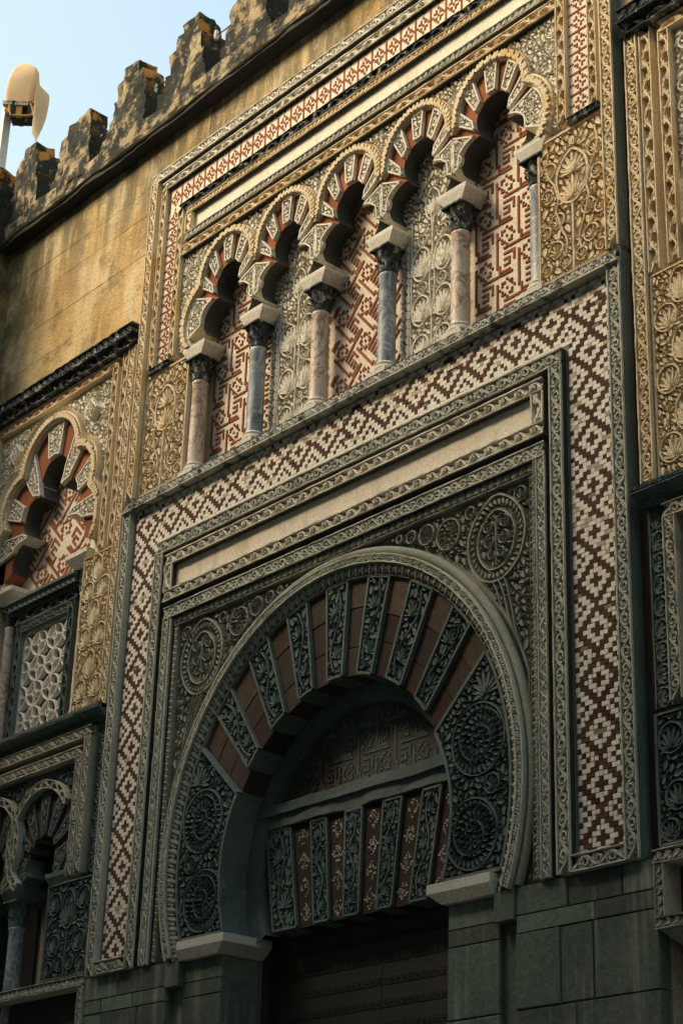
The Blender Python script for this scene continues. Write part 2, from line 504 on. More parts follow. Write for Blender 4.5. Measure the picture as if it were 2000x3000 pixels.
def unit_diag():
    parts = []
    s = np.linspace(0, 1.5, 9)
    parts.append(ribbon(np.stack([s, 0.5 - 0.34 * np.cos(2 * np.pi * s / 1.5)], 1), 0.075, 1))
    for k in (0, 1):
        sg = 1 if k else -1
        for a, L, dx in ((60, .55, 0), (25, .62, .04), (-12, .5, .06)):
            parts.append(leaf(.22 + .75 * k + dx, .5 - .34 * sg, math.radians(a) * sg, L, .085, .4 * sg, .95))
    return merge(parts), 1.5

def unit_chain():
    parts = []
    s = np.linspace(0, 1.7, 13)
    c = np.cos(2 * np.pi * s / 1.7)
    parts.append(ribbon(np.stack([s, 0.5 + 0.36 * c], 1), 0.085, 1))
    parts.append(ribbon(np.stack([s, 0.5 - 0.36 * c], 1), 0.085, 0.93))
    for cx in (0.0, 0.85):
        parts.append(leaf(cx - .3 + .85 * 0, 0.5, 0.25, 0.32, 0.10, 0, 0.9))
        parts.append(leaf(cx + .3, 0.5, math.pi + 0.25, 0.32, 0.10, 0, 0.9))
    for cx in (.425, 1.275):
        for cy, a in ((.93, -90), (.07, 90)):
            parts.append(leaf(cx - .18, cy, math.radians(0), 0.36, 0.085, 0, 0.9))
    return merge(parts), 1.7

def unit_zig():
    return merge([leaf(0.08, 0.02, math.radians(68), 1.0, 0.30, 0.1, 1, 1.3), leaf(0.92, 0.98, math.radians(-100), 0.72, 0.16, -0.4, 1, 1.2)]), 0.95

def unit_text():
    parts = []
    box = np.array([(0.1, 0.15), (0.28, 0.85), (1.0, 0.85), (0.82, 0.15), (0.1, 0.15)])
    parts.append(ribbon(box, 0.06, 1))
    parts.append(leaf(.3, .3, .9, .5, .1, -.4, 1))
    parts.append(leaf(.78, .7, 4.0, .5, .1, -.4, 1))
    for k in (0, 1):
        parts.append(leaf(1.08 + .18 * k, .15 + .1 * k, 1.35, .68, .07, -.3, 1))
    return merge(parts), 1.4

def unit_roundel():
    parts = [ribbon(arcpts(.5, .5, .43, 0, 2 * np.pi, 17), .055, 1)]
    for a in (-70, -35, 0, 35, 70):
        parts.append(leaf(.5, .2, math.radians(90 + a), .56 - abs(a) * .002, .075, -a * .006, .95))
    for dx, dy in ((.02, .02), (.98, .02)):
        parts.append(leaf(dx, dy, math.radians(45 if dx < .5 else 135), .2, .06, 0, .9))
    return merge(parts), 1.02

def unit_rope():
    return merge([leaf(0.05, .15, math.radians(38), .85, .24, 0.1, 1, 1.25)]), .55

UNITS = {k: f() for k, f in dict(scroll=unit_scroll, vine=unit_vine, leafrow=unit_leafrow, diag=unit_diag, chain=unit_chain,
                                 zig=unit_zig, text=unit_text, roundel=unit_roundel, rope=unit_rope).items()}

def tiled(kind, length, W, hr, rail=0.055):
    (V, Q), per = UNITS[kind]
    n = max(1, round(length / (per * W)))
    k = length / (n * per)
    lo, hi = (rail * 1.6, 1 - rail * 1.6) if rail else (0, 1)
    U = V.copy()
    U[:, 0] *= k
    U[:, 1] = lo + U[:, 1] * (hi - lo)
    out = np.tile(U, (n, 1))
    out[:, 0] += np.repeat(np.arange(n), len(U)) * per * k
    # hand-cut irregularity
    out[:, 0] = np.clip(out[:, 0], 0.002, length - 0.002)
    out[:, 1] *= W
    out[:, 2] *= hr
    QQ = (np.tile(Q, (n, 1)) + np.repeat(np.arange(n), len(Q))[:, None] * len(U))
    parts = [(out, QQ)]
    if rail:
        for t in (rail * .8, 1 - rail * .8):
            s = np.linspace(0, length, max(2, int(length / .06)))
            G = []
            parts.append(ribbon(np.stack([s, np.full_like(s, t * W)], 1), rail * W * .8, hr * 1.1, 1.0))
    return merge(parts)

def band(mb, kind, x0, z0, x1, z1, W, Y, hr=0.022, thick=0.19, rail=0.055, side=1):
    """carved border from (x0,z0) to (x1,z1); the width lies to the left of the direction (side=1) or the right"""
    hr *= 1.75
    thick = max(thick, hr + .022)
    d = np.array([x1 - x0, z1 - z0], float)
    L = np.linalg.norm(d)
    d /= L
    nrm = np.array([-d[1], d[0]]) * side
    V, Q = tiled(kind, L, W, hr, rail)
    V = V + np.concatenate([NP.normal(0, .0008, (len(V), 2)), NP.normal(0, .0014, (len(V), 1))], 1)
    X = x0 + V[:, 0] * d[0] + V[:, 1] * nrm[0]
    Z = z0 + V[:, 0] * d[1] + V[:, 1] * nrm[1]
    mb.add(np.stack([X, Y + hr - V[:, 2], Z], 1), Q)
    c = [np.array([x0, z0]), np.array([x1, z1]), np.array([x1, z1]) + nrm * W, np.array([x0, z0]) + nrm * W]
    mb.prism([tuple(p) for p in c], Y + hr, Y + thick)
    return mb

def arcband(mb, kind, cx, cz, r0, r1, a0, a1, Y, hr=0.02, thick=0.1, rail=0.055, seg=64, Yin=None):
    hr *= 1.6
    W = r1 - r0
    L = (a1 - a0) * (r0 + r1) / 2
    V, Q = tiled(kind, L, W, hr, rail)
    V = V + NP.normal(0, .001, V.shape)
    a = a1 - V[:, 0] / L * (a1 - a0)
    r = r0 + V[:, 1]
    tilt = 0 if Yin is None else (Yin - Y) * (1 - V[:, 1] / W)
    mb.add(np.stack([cx + r * np.cos(a), Y + tilt + hr - V[:, 2], cz + r * np.sin(a)], 1), Q)
    t = np.linspace(a0, a1, seg)
    Yi = Y if Yin is None else Yin
    G = np.array([[(cx + rr * math.cos(q), yy, cz + rr * math.sin(q)) for rr, yy in
                   ((r0, Y + thick), (r0, Yi + hr), (r1, Y + hr), (r1, Y + thick))] for q in t])
    mb.grid(G)
    return mb

class Relief:
    """a carved field on the plane Y (elements rise towards the viewer) with an occupancy raster so that leaves fill the gaps"""
    def __init__(self, mb, Y, bbox, inside, hr=0.026, res=0.005):
        self.mb, self.Y, self.hr, self.res = mb, Y, hr, res
        self.x0, self.x1, self.z0, self.z1 = bbox
        nx, nz = int((self.x1 - self.x0) / res) + 1, int((self.z1 - self.z0) / res) + 1
        X, Z = np.meshgrid(self.x0 + (np.arange(nx) + .5) * res, self.z0 + (np.arange(nz) + .5) * res, indexing='ij')
        self.occ = ~inside(X, Z)
        self.nx, self.nz = nx, nz
    def put(self, geo):
        V, Q = geo
        V = V + NP.normal(0, .0009, V.shape)
        self.mb.add(np.stack([V[:, 0], self.Y - V[:, 2], V[:, 1]], 1), Q)
    def cells(self, P):
        I = ((P[:, 0] - self.x0) / self.res).astype(int)
        J = ((P[:, 1] - self.z0) / self.res).astype(int)
        return I, J
    def mark(self, P, pad=0):
        I, J = self.cells(P)
        for di in range(-pad, pad + 1):
            for dj in range(-pad, pad + 1):
                a, b = I + di, J + dj
                k = (a >= 0) & (a < self.nx) & (b >= 0) & (b < self.nz)
                self.occ[a[k], b[k]] = True
    def free(self, P):
        I, J = self.cells(P)
        if I.min() < 0 or J.min() < 0 or I.max() >= self.nx or J.max() >= self.nz:
            return False
        return not self.occ[I, J].any()
    def stem(self, pts, w=0.007, k=1.0, clip=False):
        w = w * .7
        P = np.asarray(pts, float)
        if clip:
            I, J = self.cells(P)
            ok = (I >= 0) & (I < self.nx) & (J >= 0) & (J < self.nz)
            ok[ok] = ~self.occ[I[ok], J[ok]]
            if ok.sum() < 3:
                return
            P = P[ok]
        self.put(ribbon(P, w, self.hr * k))
        d = np.concatenate([P[:-1] + (P[1:] - P[:-1]) * f for f in (0, .25, .5, .75)])
        self.mark(d, max(1, int(w * 1.3 / self.res + .5)))
    def ring(self, cx, cz, rx, w=0.008, rz=None, k=1.0):
        rz = rz or rx
        t = np.linspace(0, 2 * np.pi, 25)
        self.stem(np.stack([cx + rx * np.cos(t), cz + rz * np.sin(t)], 1), w, k)
    def pointed(self, cx, cz, rx, rz, w=0.008):
        t = np.linspace(0, 2 * np.pi, 33)
        x = rx * np.sin(t)
        z = rz * np.cos(t)
        x = x * np.where(z > 0, (1 - .35 * (z / rz) ** 3), 1)
        self.stem(np.stack([cx + x, cz + z], 1), w)
    def leafpts(self, x, z, a, L, W, bend, pad=1.62):
        u = np.linspace(0.0, 1.06, 8)
        aa = a + bend * u
        px = x + np.concatenate([[0], np.cumsum(np.diff(u) * L * np.cos((aa[1:] + aa[:-1]) / 2))])
        pz = z + np.concatenate([[0], np.cumsum(np.diff(u) * L * np.sin((aa[1:] + aa[:-1]) / 2))])
        w = W * pad * np.interp(u, LU, LW)
        return np.concatenate([np.stack([px - np.sin(aa) * w * c, pz + np.cos(aa) * w * c], 1) for c in (-1, -.5, 0, .5, 1)])
    def leaf(self, x, z, a, L, W, bend=0.0, k=0.95, force=True, hc=0.9):
        P = self.leafpts(x, z, a, L, W, bend)
        if not force and not self.free(P):
            return False
        self.put(leaf(x, z, a, L, W, bend, self.hr * k, hc))
        self.mark(P, 0)
        return True
    def palmette(self, cx, cz, a, R, n=7, spread=100, force=True):
        n += 2
        for i in range(n):
            f = (i / (n - 1) - .5) * 2
            L = R * (1 - .28 * abs(f))
            self.leaf(cx, cz, a + math.radians(spread) * f, L, R * 0.062, math.radians(28) * f * .8, force=force)
    def rosette(self, cx, cz, R, rings=((.80, .30, 20), (.47, .26, 13), (.13, .24, 7)), slant=.5):
        for rr, ll, n in rings:
            for i in range(n):
                t = 2 * np.pi * i / n + .1
                self.leaf(cx + R * (rr - ll * .45) * math.cos(t), cz + R * (rr - ll * .45) * math.sin(t), t + slant * .6, R * ll, R * ll * .17, .5 * slant, hc=.85)
    def fill(self, seed, sizes, n, axis=None, flow=None):
        rg = random.Random(seed)
        for L0 in tuple(sizes) + (sizes[-1] * .75,):
            for _ in range(n if L0 > .03 else n * 2):
                x = rg.uniform(self.x0, self.x1)
                z = rg.uniform(self.z0, self.z1)
                if axis is not None and x < axis:
                    continue
                i, j = int((x - self.x0) / self.res), int((z - self.z0) / self.res)
                if i >= self.nx or j >= self.nz or self.occ[i, j]:
                    continue
                a = (flow(x, z) if flow else rg.uniform(0, 6.283)) + rg.uniform(-.8, .8)
                L = L0 * rg.uniform(.8, 1.25)
                b = rg.choice((-1, 1)) * rg.uniform(.3, 1.1)
                W = L * rg.uniform(.15, .24)
                if self.leaf(x, z, a, L, W, b, force=False, k=rg.uniform(.8, 1.0)) and axis is not None:
                    self.leaf(2 * axis - x, z, math.pi - a, L, W, -b, k=.92)

def rect_in(x0, x1, z0, z1):
    return lambda X, Z: (X > x0) & (X < x1) & (Z > z0) & (Z < z1)

def poly_in(poly):
    P = np.asarray(poly, float)
    def f(X, Z):
        r = np.zeros(X.shape, bool)
        n = len(P)
        for i in range(n):
            (xa, za), (xb, zb) = P[i], P[(i + 1) % n]
            c = ((za > Z) != (zb > Z)) & (X < (xb - xa) * (Z - za) / (zb - za + 1e-12) + xa)
            r ^= c
        return r
    return f

def rim(rl, x0, x1, z0, z1, w=.010):
    e = .012
    rl.stem([(x0 + e, z0 + e), (x0 + e, (z0 + z1) / 2), (x0 + e, z1 - e)], w)
    rl.stem([(x1 - e, z0 + e), (x1 - e, (z0 + z1) / 2), (x1 - e, z1 - e)], w)
    rl.stem([(x0 + e, z0 + e), ((x0 + x1) / 2, z0 + e), (x1 - e, z0 + e)], w)
    rl.stem([(x0 + e, z1 - e), ((x0 + x1) / 2, z1 - e), (x1 - e, z1 - e)], w)

# ------------------------------------------------------------------ wall body: ochre upper wall, cornice, parapet, merlons, lower ashlar
wall = thing('fortress_wall', 'tall ochre stone wall with projecting cornice and eroded stepped merlons', 'wall', (0, 0.6, 0))
mb = MB()
mb.box(-5.6, -1.32, 0.46, 1.6, 0, 11.45); mb.box(1.32, 9.5, 0.46, 1.6, 0, 11.45); mb.box(-1.32, 1.32, 0.46, 1.6, 6.25, 11.45)   # core, with the doorway left open
mb.build('wall_core', 'mortar', wall)
# upper wall blocks
mb_cache = {}
def block(name, x0, x1, z0, z1, y0, y1, mat, parent, ch=0.004, key=None):
    w, h = round(x1 - x0, 3), round(z1 - z0, 3)
    k = (w, h, round(y1 - y0, 3), mat)
    if k not in mb_cache:
        b = MB().prism([(-w / 2, -h / 2), (w / 2, -h / 2), (w / 2, h / 2), (-w / 2, h / 2)], 0, y1 - y0, ch)
        mb_cache[k] = b.mesh(name, mat)
    ob = bpy.data.objects.new(name, mb_cache[k])
    put(ob, parent)
    ob.location = ((x0 + x1) / 2, y0, (z0 + z1) / 2)
    return ob

zs = [9.30, 9.58, 9.97, 10.35, 10.76, 11.03, 11.46]
rr = random.Random(3)
for a, (z0, z1) in enumerate(zip(zs[:-1], zs[1:])):
    x = -5.6 + (0.35 if a % 2 else 0.0)
    if a % 2:
        block('stone_block', -5.6, x - .002, z0 + .001, z1 - .001, .10, .42, 'ochre', wall, .002)
    while x < 9.4:
        w = rr.choice((0.62, 0.78, 0.95))
        x2 = min(x + w, 9.5)
        for xa, xb in (((x, min(x2, -2.62)), (max(x, 2.62), x2)) if z0 < 11.0 else ((x, x2),)):
            if xb - xa > .06:
                block('stone_block', xa, xb - .003, z0 + .0015, z1 - .0015, .10 + rr.uniform(-.002, .002), .42, 'ochre', wall, .0015)
        x = x2
mb = MB()
mb.box(-5.6, -2.62, .104, .42, 9.2, 11.46); mb.box(2.62, 9.5, .104, .42, 9.2, 11.46); mb.box(-2.62, 2.62, .104, .42, 11.0, 11.46)
mb.build('mortar_bed', 'lightmortar', wall)

def rough_grid_box(mb, x0, x1, y0, y1, z0, z1, nx, nz, amp, seed, ny=3):
    """box with noise-worn faces (front, top, bottom, ends)"""
    def dis(p):
        q = Vector(p) * 3.1 + Vector((seed, 0, 0))
        n1 = mnoise.noise_vector(q)
        n2 = mnoise.noise_vector(q * 3.3)
        return (p[0] + (n1.x + .5 * n2.x) * amp, p[1] + (n1.y + .5 * n2.y) * amp, p[2] + (n1.z + .5 * n2.z) * amp)
    xs, ys, zz = np.linspace(x0, x1, nx), np.linspace(y0, y1, ny), np.linspace(z0, z1, nz)
    for G in (np.array([[dis((x, y0, z)) for z in zz] for x in xs]), np.array([[dis((x, y1, z)) for z in zz] for x in xs]),
              np.array([[dis((x, y, z1)) for y in ys] for x in xs]), np.array([[dis((x, y, z0)) for y in ys] for x in xs]),
              np.array([[dis((x0, y, z)) for z in zz] for y in ys]), np.array([[dis((x1, y, z)) for z in zz] for y in ys])):
        mb.grid(G)

mb = MB()
rough_grid_box(mb, -5.45, 9.5, -.055, .5, 11.50, 11.545, 260, 3, .016, 4)
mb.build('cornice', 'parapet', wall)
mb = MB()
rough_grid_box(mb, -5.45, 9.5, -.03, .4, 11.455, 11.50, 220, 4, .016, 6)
mb.build('cornice_shade_bed', 'void', wall)  # near-black course painting the shade line under the cornice
mb = MB()
rough_grid_box(mb, -5.5, 9.5, .03, .40, 11.54, 11.79, 150, 5, .03, 9, 4)
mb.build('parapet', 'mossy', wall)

def merlon(cx, seed, top=12.60):
    mb = MB()
    steps = [(.345, 11.72, 11.93), (.305, 11.90, 12.14), (.255, 12.10, 12.36), (.19, 12.32, 12.53), (.125, 12.48, top)]
    for i, (hw, z0, z1) in enumerate(steps):
        s = 1 - i * .03
        rough_grid_box(mb, cx - hw, cx + hw,   .045 + i * .012, .345 - i * .012, z0, z1, 11, 7, .042, seed, 6)
    return mb
for i, cx in enumerate((-5.12, -4.2, -3.31, -2.385, -1.46, -.53, .40, 1.33, 2.26)):
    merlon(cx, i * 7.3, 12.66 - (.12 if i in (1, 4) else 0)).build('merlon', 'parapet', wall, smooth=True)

# lower ashlar (both sides of the door), blocks as parts
def ashlar_side(sg):
    rows = [(0.0, .45), (.45, .95), (.95, 1.42), (1.42, 1.95), (1.95, 2.42), (2.42, 2.95), (2.95, 3.40), (3.40, 3.82), (3.82, 3.92), (3.92, 4.09)]
    r2 = random.Random(5 if sg > 0 else 8)
    for k, (z0, z1) in enumerate(rows):
        # jamb zone
        for xa, xb, Y in ((1.10, 1.535, .075), (1.69, 2.735, .045)):
            x = xa
            while x < xb - .02:
                w = r2.choice((.24, .34, .45, .60)) if z1 < 3.9 else r2.choice((.4, .6))
                x2 = min(x + w, xb)
                if xb - x2 < .16:
                    x2 = xb
                a, b = sorted((sg * x, sg * x2))
                top = min(z1, 4.065 if xa < 1.5 else 4.085)
                block('stone_block', a + .002, b - .002, z0 + .002, top - .002, Y + r2.uniform(0, .006), .42, 'ashlar', wall, .009)
                x = x2
    a, b = sorted((sg * 1.533, sg * 1.692))
    block('stone_block', a, b, 3.90, 4.075, .03, .42, 'ashlar', wall, .006)
    block('stone_block', a + .001, b - .001, 0, 3.898, .115, .42, 'ashlar', wall, .006)
ashlar_side(1)
ashlar_side(-1)
mb = MB()
for sg in (-1, 1):
    a, b = sorted((sg * 1.105, sg * 2.74))
    mb.box(a, b, .13, .425, 0, 4.06)
mb.build('joint_filling', 'mortar', wall)

# ------------------------------------------------------------------ the lower portal
portal = thing('carved_portal', 'monumental carved horseshoe arch doorway framed by brown and cream diamond mosaic', 'portal', (0, 0.1, 4.0))
Z0 = 4.087
for sg in (-1, 1):
    f = sg < 0
    mb = MB(); band(mb, 'scroll', 2.56, Z0, 2.56, 7.80, .10, 0, side=-1); mb.build('scroll_border', 'portalstone', portal, flip=f)
    mb = MB(); band(mb, 'scroll', 2.06, Z0, 2.06, 7.265, .103, 0, thick=.05, side=-1); mb.build('scroll_border', 'portalstone', portal, flip=f)
    mb = MB(); band(mb, 'scroll', 2.165, Z0, 2.558, Z0, .095, .002); mb.build('scroll_border', 'portalstone', portal, flip=f)
    mb = MB(); band(mb, 'chain', 1.928, Z0, 1.928, 6.69, .075, .012, side=-1); band(mb, 'rope', 1.893, Z0, 1.893, 6.69, .034, .016, .014, rail=0, side=-1)
    mb.build('interlace_border', 'portalstone', portal, flip=f)
    mb = MB(); band(mb, 'zig', 1.84, Z0 + .01, 1.84, 6.62, .05, .045, .015, side=-1); mb.build('leaf_border', 'spandrel', portal, flip=f)
mb = MB(); band(mb, 'scroll', -2.163, 7.265, 2.163, 7.265, .103, .003, thick=.05); mb.build('scroll_border', 'portalstone', portal)
mb = MB(); band(mb, 'chain', -2.003, 6.69, 2.003, 6.69, .095, .010, thick=.05); mb.build('interlace_border', 'portalstone', portal)
mb = MB(); band(mb, 'zig', -1.90, 6.62, 1.90, 6.62, .07, .040, .016); mb.build('leaf_border', 'spandrel', portal)
# inscription frame
mb = MB()
band(mb, 'diag', -2.01, 6.83, 2.01, 6.83, .09, -.005, thick=.05)
band(mb, 'diag', -2.01, 7.13, 2.01, 7.13, .09, -.005, thick=.05)
band(mb, 'diag', 1.91, 6.921, 1.91, 7.129, .10, -.005, side=-1)
band(mb, 'diag', -1.91, 6.921, -1.91, 7.129, .10, -.005)
mb.build('inscription_border', 'cream', portal)
mb = MB(); mb.box(-1.909, 1.909, .040, .08, 6.915, 7.135); mb.build('inscription_panel', 'plainband', portal)
MB().box(2.661, 2.667, .012, .19, 4.09, 7.86).build('frame_return_shade', 'dark', portal)  # dark sheet painting the shade on the frame's right-facing side
# ground of the frames (dark gaps between)
mb = MB()
mb.box(-2.17, 2.17, .215, .26, 6.60, 7.37)
for sg in (-1, 1):
    a, b = sorted((sg * 1.88, sg * 2.12))
    mb.box(a, b, .216, .26, Z0 + .01, 6.62)
mb.build('frame_ground', 'dark', portal)
# near-black strips painting the shade on the undersides and returns of the frames
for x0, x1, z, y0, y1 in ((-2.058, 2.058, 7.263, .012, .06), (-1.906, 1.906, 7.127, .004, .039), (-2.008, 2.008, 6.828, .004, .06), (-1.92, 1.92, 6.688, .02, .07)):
    MB().box(x0, x1, y0, y1, z - .003, z).build('underside_shade_strip', 'void', portal)
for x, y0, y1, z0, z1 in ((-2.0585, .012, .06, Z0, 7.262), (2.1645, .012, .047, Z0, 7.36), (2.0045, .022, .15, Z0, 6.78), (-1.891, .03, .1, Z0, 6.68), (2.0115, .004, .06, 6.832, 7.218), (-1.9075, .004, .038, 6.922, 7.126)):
    MB().box(x, x + .003, y0, y1, z0, z1).build('return_shade_strip', 'void', portal)
# string course above
mb = MB()
mb.box(-2.66, 2.66, .012, .3, 7.778, 7.872)
mb.build('string_course', 'crust', portal)
mb = MB()
(V, Q) = tiled('scroll', 5.3, .068, .03, .0)
mb.add(np.stack([-2.65 + V[:, 0], .012 - V[:, 2] * (.6 + .4 * (1 - V[:, 1] / .068)), 7.783 + V[:, 1]], 1), Q)
mb.box(-2.665, 2.665, -.024, .09, 7.768, 7.780)
mb.build('string_course_scroll', 'crustlight', portal)

# mosaic tiles -------------------------------------------------------------
def diamond_dark(c, r):
    a = abs(c)
    r = abs(((r + 5) % 10) - 5)
    return (r == 0 and (a <= 1 or a in (4, 5))) or (r == 1 and (a == 0 or a in (3, 4))) or (r == 2 and a in (2, 3)) or \
           (r == 3 and (a in (1, 2, 5))) or (r == 4 and (a <= 1 or a == 4)) or (r == 5 and a in (0, 3))

CW = 0.0303
tiles = []            # (cx, cz, w, h, dark)
def emit_rows(cells, getxz, cw, ch):
    """cells: list of rows, each a list of (pos, dark); runs of equal colour become tiles"""
    for r, row in cells:
        i = 0
        while i < len(row):
            j = i
            mx = 3 if row[i][1] else RNG.choice((1, 2, 2))
            while j + 1 < len(row) and row[j + 1][1] == row[i][1] and j + 1 - i < mx:
                j += 1
            c = (row[i][0] + row[j][0]) / 2
            tiles.append((*getxz(c, r), (j - i + 1) * cw, ch, row[i][1]))
            i = j + 1
for sg in (-1, 1):
    xc = sg * 2.361
    rows = []
    r = 0
    for k in range(-112, 2):
        rows.append((k, [(c, diamond_dark(c, k)) for c in range(-6, 7) if abs(c) < 6]))
    emit_rows(rows, lambda c, r, xc=xc: (xc + c * CW * 1.05, 7.593 + r * .03035), CW * 1.05, .03035)
# top band: the pattern lies on its side
rows = []
for rz in range(-7, 6):
    cols = []
    for cx in range(-80, 81):
        cols.append((cx, diamond_dark(rz, cx - 5)))
    rows.append((rz, cols))
emit_rows(rows, lambda c, r: (c * .03148, 7.593 + r * .0303), .03148, .0303)
def tile_ok(t):
    x, z, w, h, d = t
    return True
tl = []
for (x, z, w, h, d) in tiles:
    if z + h / 2 < 4.195 or z > 7.755:
        continue
    # the band joins the strips near the corners: keep the strip's own tiles under 7.375
    top = z > 7.39
    strip = abs(x) > 2.19
    if not top and not strip:
        continue
    tl.append((x, z, w, h, d))
# remove duplicates where strip and band overlap (keep strip tiles in the strip columns)
cells_seen = {}
final = []
for (x, z, w, h, d) in tl:
    final.append((x, z, w, h, d))
strip_tiles = [t for t in final if abs(abs(t[0]) - 2.361) < .2 and t[3] > .0303 + 1e-6 and t[1] < 7.43]
band_tiles = [t for t in final if t[3] <= .0303 + 1e-6 and abs(t[0]) + t[2] / 2 < 2.545 and t[1] > 7.43 or t[3] <= .0303 + 1e-6 and abs(t[0]) + t[2] / 2 < 2.19]
allt = strip_tiles + band_tiles
def camdist(t):
    return (t[0] - 9.17) ** 2 + 56 + (t[1] - 1.65) ** 2
allt.sort(key=camdist)
YT = .048
tile_mesh = {}
rest = {True: MB(), False: MB(), 'f': MB()}
for i, (x, z, w, h, d) in enumerate(allt):
    if RNG.random() < .012:
        continue
    y = YT + RNG.uniform(0, .003)
    g = RNG.uniform(.0006, .0022)
    if i < 300:
        k = (round(w, 4), d)
        if k not in tile_mesh:
            tile_mesh[k] = MB().prism([(-w / 2 + g, -h / 2 + g), (w / 2 - g, -h / 2 + g), (w / 2 - g, h / 2 - g), (-w / 2 + g, h / 2 - g)], 0, .03, .002).mesh('tile', 'browntile' if d else 'whitetile')
        ob = bpy.data.objects.new('tile', tile_mesh[k])
        put(ob, portal)
        ob.location = (x + RNG.uniform(-.0008, .0008), y, z + RNG.uniform(-.0008, .0008))
        ob.rotation_euler = (0, RNG.uniform(-.03, .03), 0)
    else:
        if d and z > 7.62 and RNG.random() < min(.75, (z - 7.61) * 6) or d and RNG.random() < .09:
            d = 'f'
        rest[d].prism([(x - w / 2 + g, z - h / 2 + g), (x + w / 2 - g, z - h / 2 + g), (x + w / 2 - g, z + h / 2 - g), (x - w / 2 + g, z + h / 2 - g)], y, YT + .03)
rest[True].build('brown_tile_field', 'browntile', portal, kind='stuff')
rest[False].build('cream_tile_field', 'whitetile', portal, kind='stuff')
rest['f'].build('worn_tile_field', 'fadedtile', portal, kind='stuff')
mb = MB()
for sg in (-1, 1):
    a, b = sorted((sg * 2.12, sg * 2.60))
    mb.box(a, b, YT + .006, .2, Z0 + .02, 7.78)
mb.box(-2.6, 2.6, YT + .008, .2, 7.36, 7.78)
mb.build('mosaic_bed', 'tilebed', portal)

# arch ---------------------------------------------------------------------
AC = (0.0, 4.758)
IC = (0.0, 4.60)
RI = 1.143
RO = 1.672
RC = (0.0, 4.255)
def ray_circle(o, th, c, r):
    dx, dz = math.cos(th), math.sin(th)
    ox, oz = o[0] - c[0], o[1] - c[1]
    b = ox * dx + oz * dz
    disc = b * b - (ox * ox + oz * oz - r * r)
    if disc < 0:
        return None
    return -b + math.sqrt(disc)
def ang_at_z(z, c, r):
    return math.asin((z - c[1]) / r)
ab = ang_at_z(Z0, AC, 1.77)
mb = MB(); arcband(mb, 'text', *AC, 1.742, 1.802, ab, math.pi - ab, .005, .014, .12, rail=.09, seg=80); mb.build('inscribed_archivolt', 'portalstone', portal)
mb = MB(); arcband(mb, 'zig', *AC, 1.664, 1.738, ab - .02, math.pi - ab + .02, .022, .022, .14, rail=.05, seg=80, Yin=.06); mb.build('leaf_archivolt', 'spandrel', portal)
# roll moulding
mb = MB()
t = np.linspace(ab + .02, math.pi - ab - .02, 90)
G = []
for q in t:
    row = []
    for u in np.linspace(-.25, math.pi, 9):
        r = 1.834 - .030 * math.cos(u)
        row.append((AC[0] + r * math.cos(q), .062 - .032 * math.sin(u) , AC[1] + r * math.sin(q)))
    G.append(row)
mb.grid(np.array(G)); mb.build('roll_moulding', 'spandrel', portal, smooth=True)
# spandrel ground
a1 = ang_at_z(Z0 + .01, AC, 1.80)
arc = [(AC[0] + 1.80 * math.cos(q), AC[1] + 1.80 * math.sin(q)) for q in np.linspace(math.pi - a1, a1, 60)]
poly = [(1.89, Z0 + .01), (1.89, 6.66), (-1.89, 6.66), (-1.89, Z0 + .01)] + arc
mb = MB(); mb.prism(poly, .108, .3)
for sg in (1, -1):
    def inside(X, Z, sg=sg):
        return (X > .30) & (X < 1.815) & (Z < 6.595) & (Z > 4.12) & ((X - AC[0]) ** 2 + (Z - AC[1]) ** 2 > 1.888 ** 2)
    sub = MB()
    rl = Relief(sub, .108, (.3, 1.83, 4.1, 6.61), inside, .052)
    # almond medallion on a stalk
    rl.pointed(1.535, 6.30, .25, .29, .010)
    rl.pointed(1.535, 6.29, .165, .20, .009)
    for i in range(36):
        tt = 2 * np.pi * i / 36
        rl.leaf(1.535 + .19 * math.sin(tt), 6.295 + .225 * math.cos(tt), math.pi / 2 - tt + .35, .045, .0085, .4)
    rl.stem([(1.535, 6.11), (1.535, 6.2), (1.535, 6.3), (1.535, 6.38)], .006)
    for dx, dz, rr_ in ((.062, .0, .042), (.075, .105, .038), (.04, -.095, .03)):
        for s_ in (-1, 1):
            tt = np.linspace(0, 5.4, 14)
            rl.stem(np.stack([1.535 + s_ * (dx + rr_ * np.cos(tt + 2.6)), 6.29 + dz + rr_ * np.sin(tt + 2.6)], 1), .006)
            rl.rosette(1.535 + s_ * dx, 6.29 + dz, rr_ * .9, ((.5, .55, 6),))
    rl.palmette(1.535, 6.375, math.pi / 2, .075, 3, 70)
    # stalks running down between arch and frame
    for k, (xa, xb) in enumerate(((1.55, 1.785), (1.60, 1.80), (1.50, 1.765))):
        zz = np.linspace(6.02, 4.6, 22)
        f = np.clip((6.02 - zz) / .9, 0, 1) ** .8
        xs = xa + (xb - xa) * f
        xs = np.maximum(xs, AC[0] + np.sqrt(np.maximum(1.9 ** 2 - (zz - AC[1]) ** 2, 0)) + .004)
        xs = np.minimum(xs, 1.808)
        rl.stem(np.stack([xs, zz], 1), .006)
    # running roundels along the crown
    for cx, cz, r in ((1.10, 6.455, .105), (.895, 6.515, .068), (.745, 6.545, .042), (.63, 6.565, .026)):
        rl.ring(cx, cz, r, .008)
        rl.rosette(cx, cz, r * .93, ((.78, .38, 14), (.38, .34, 8)) if r > .05 else ((.62, .5, 6),))
    rl.ring(1.745, 6.53, .05, .006); rl.palmette(1.745, 6.495, math.pi / 2, .07, 5)
    rl.ring(1.30, 6.54, .04, .006)
    rl.fill(21, (.055, .042, .032, .024, .018), 1900, flow=lambda x, z: math.atan2(z - AC[1], x) + 1.2)
    V = np.concatenate(sub.v) * np.array([sg, 1, 1])
    Q = np.concatenate(sub.q)
    mb.add(V, Q)
mb.build('carved_spandrel', 'spandrel', portal)

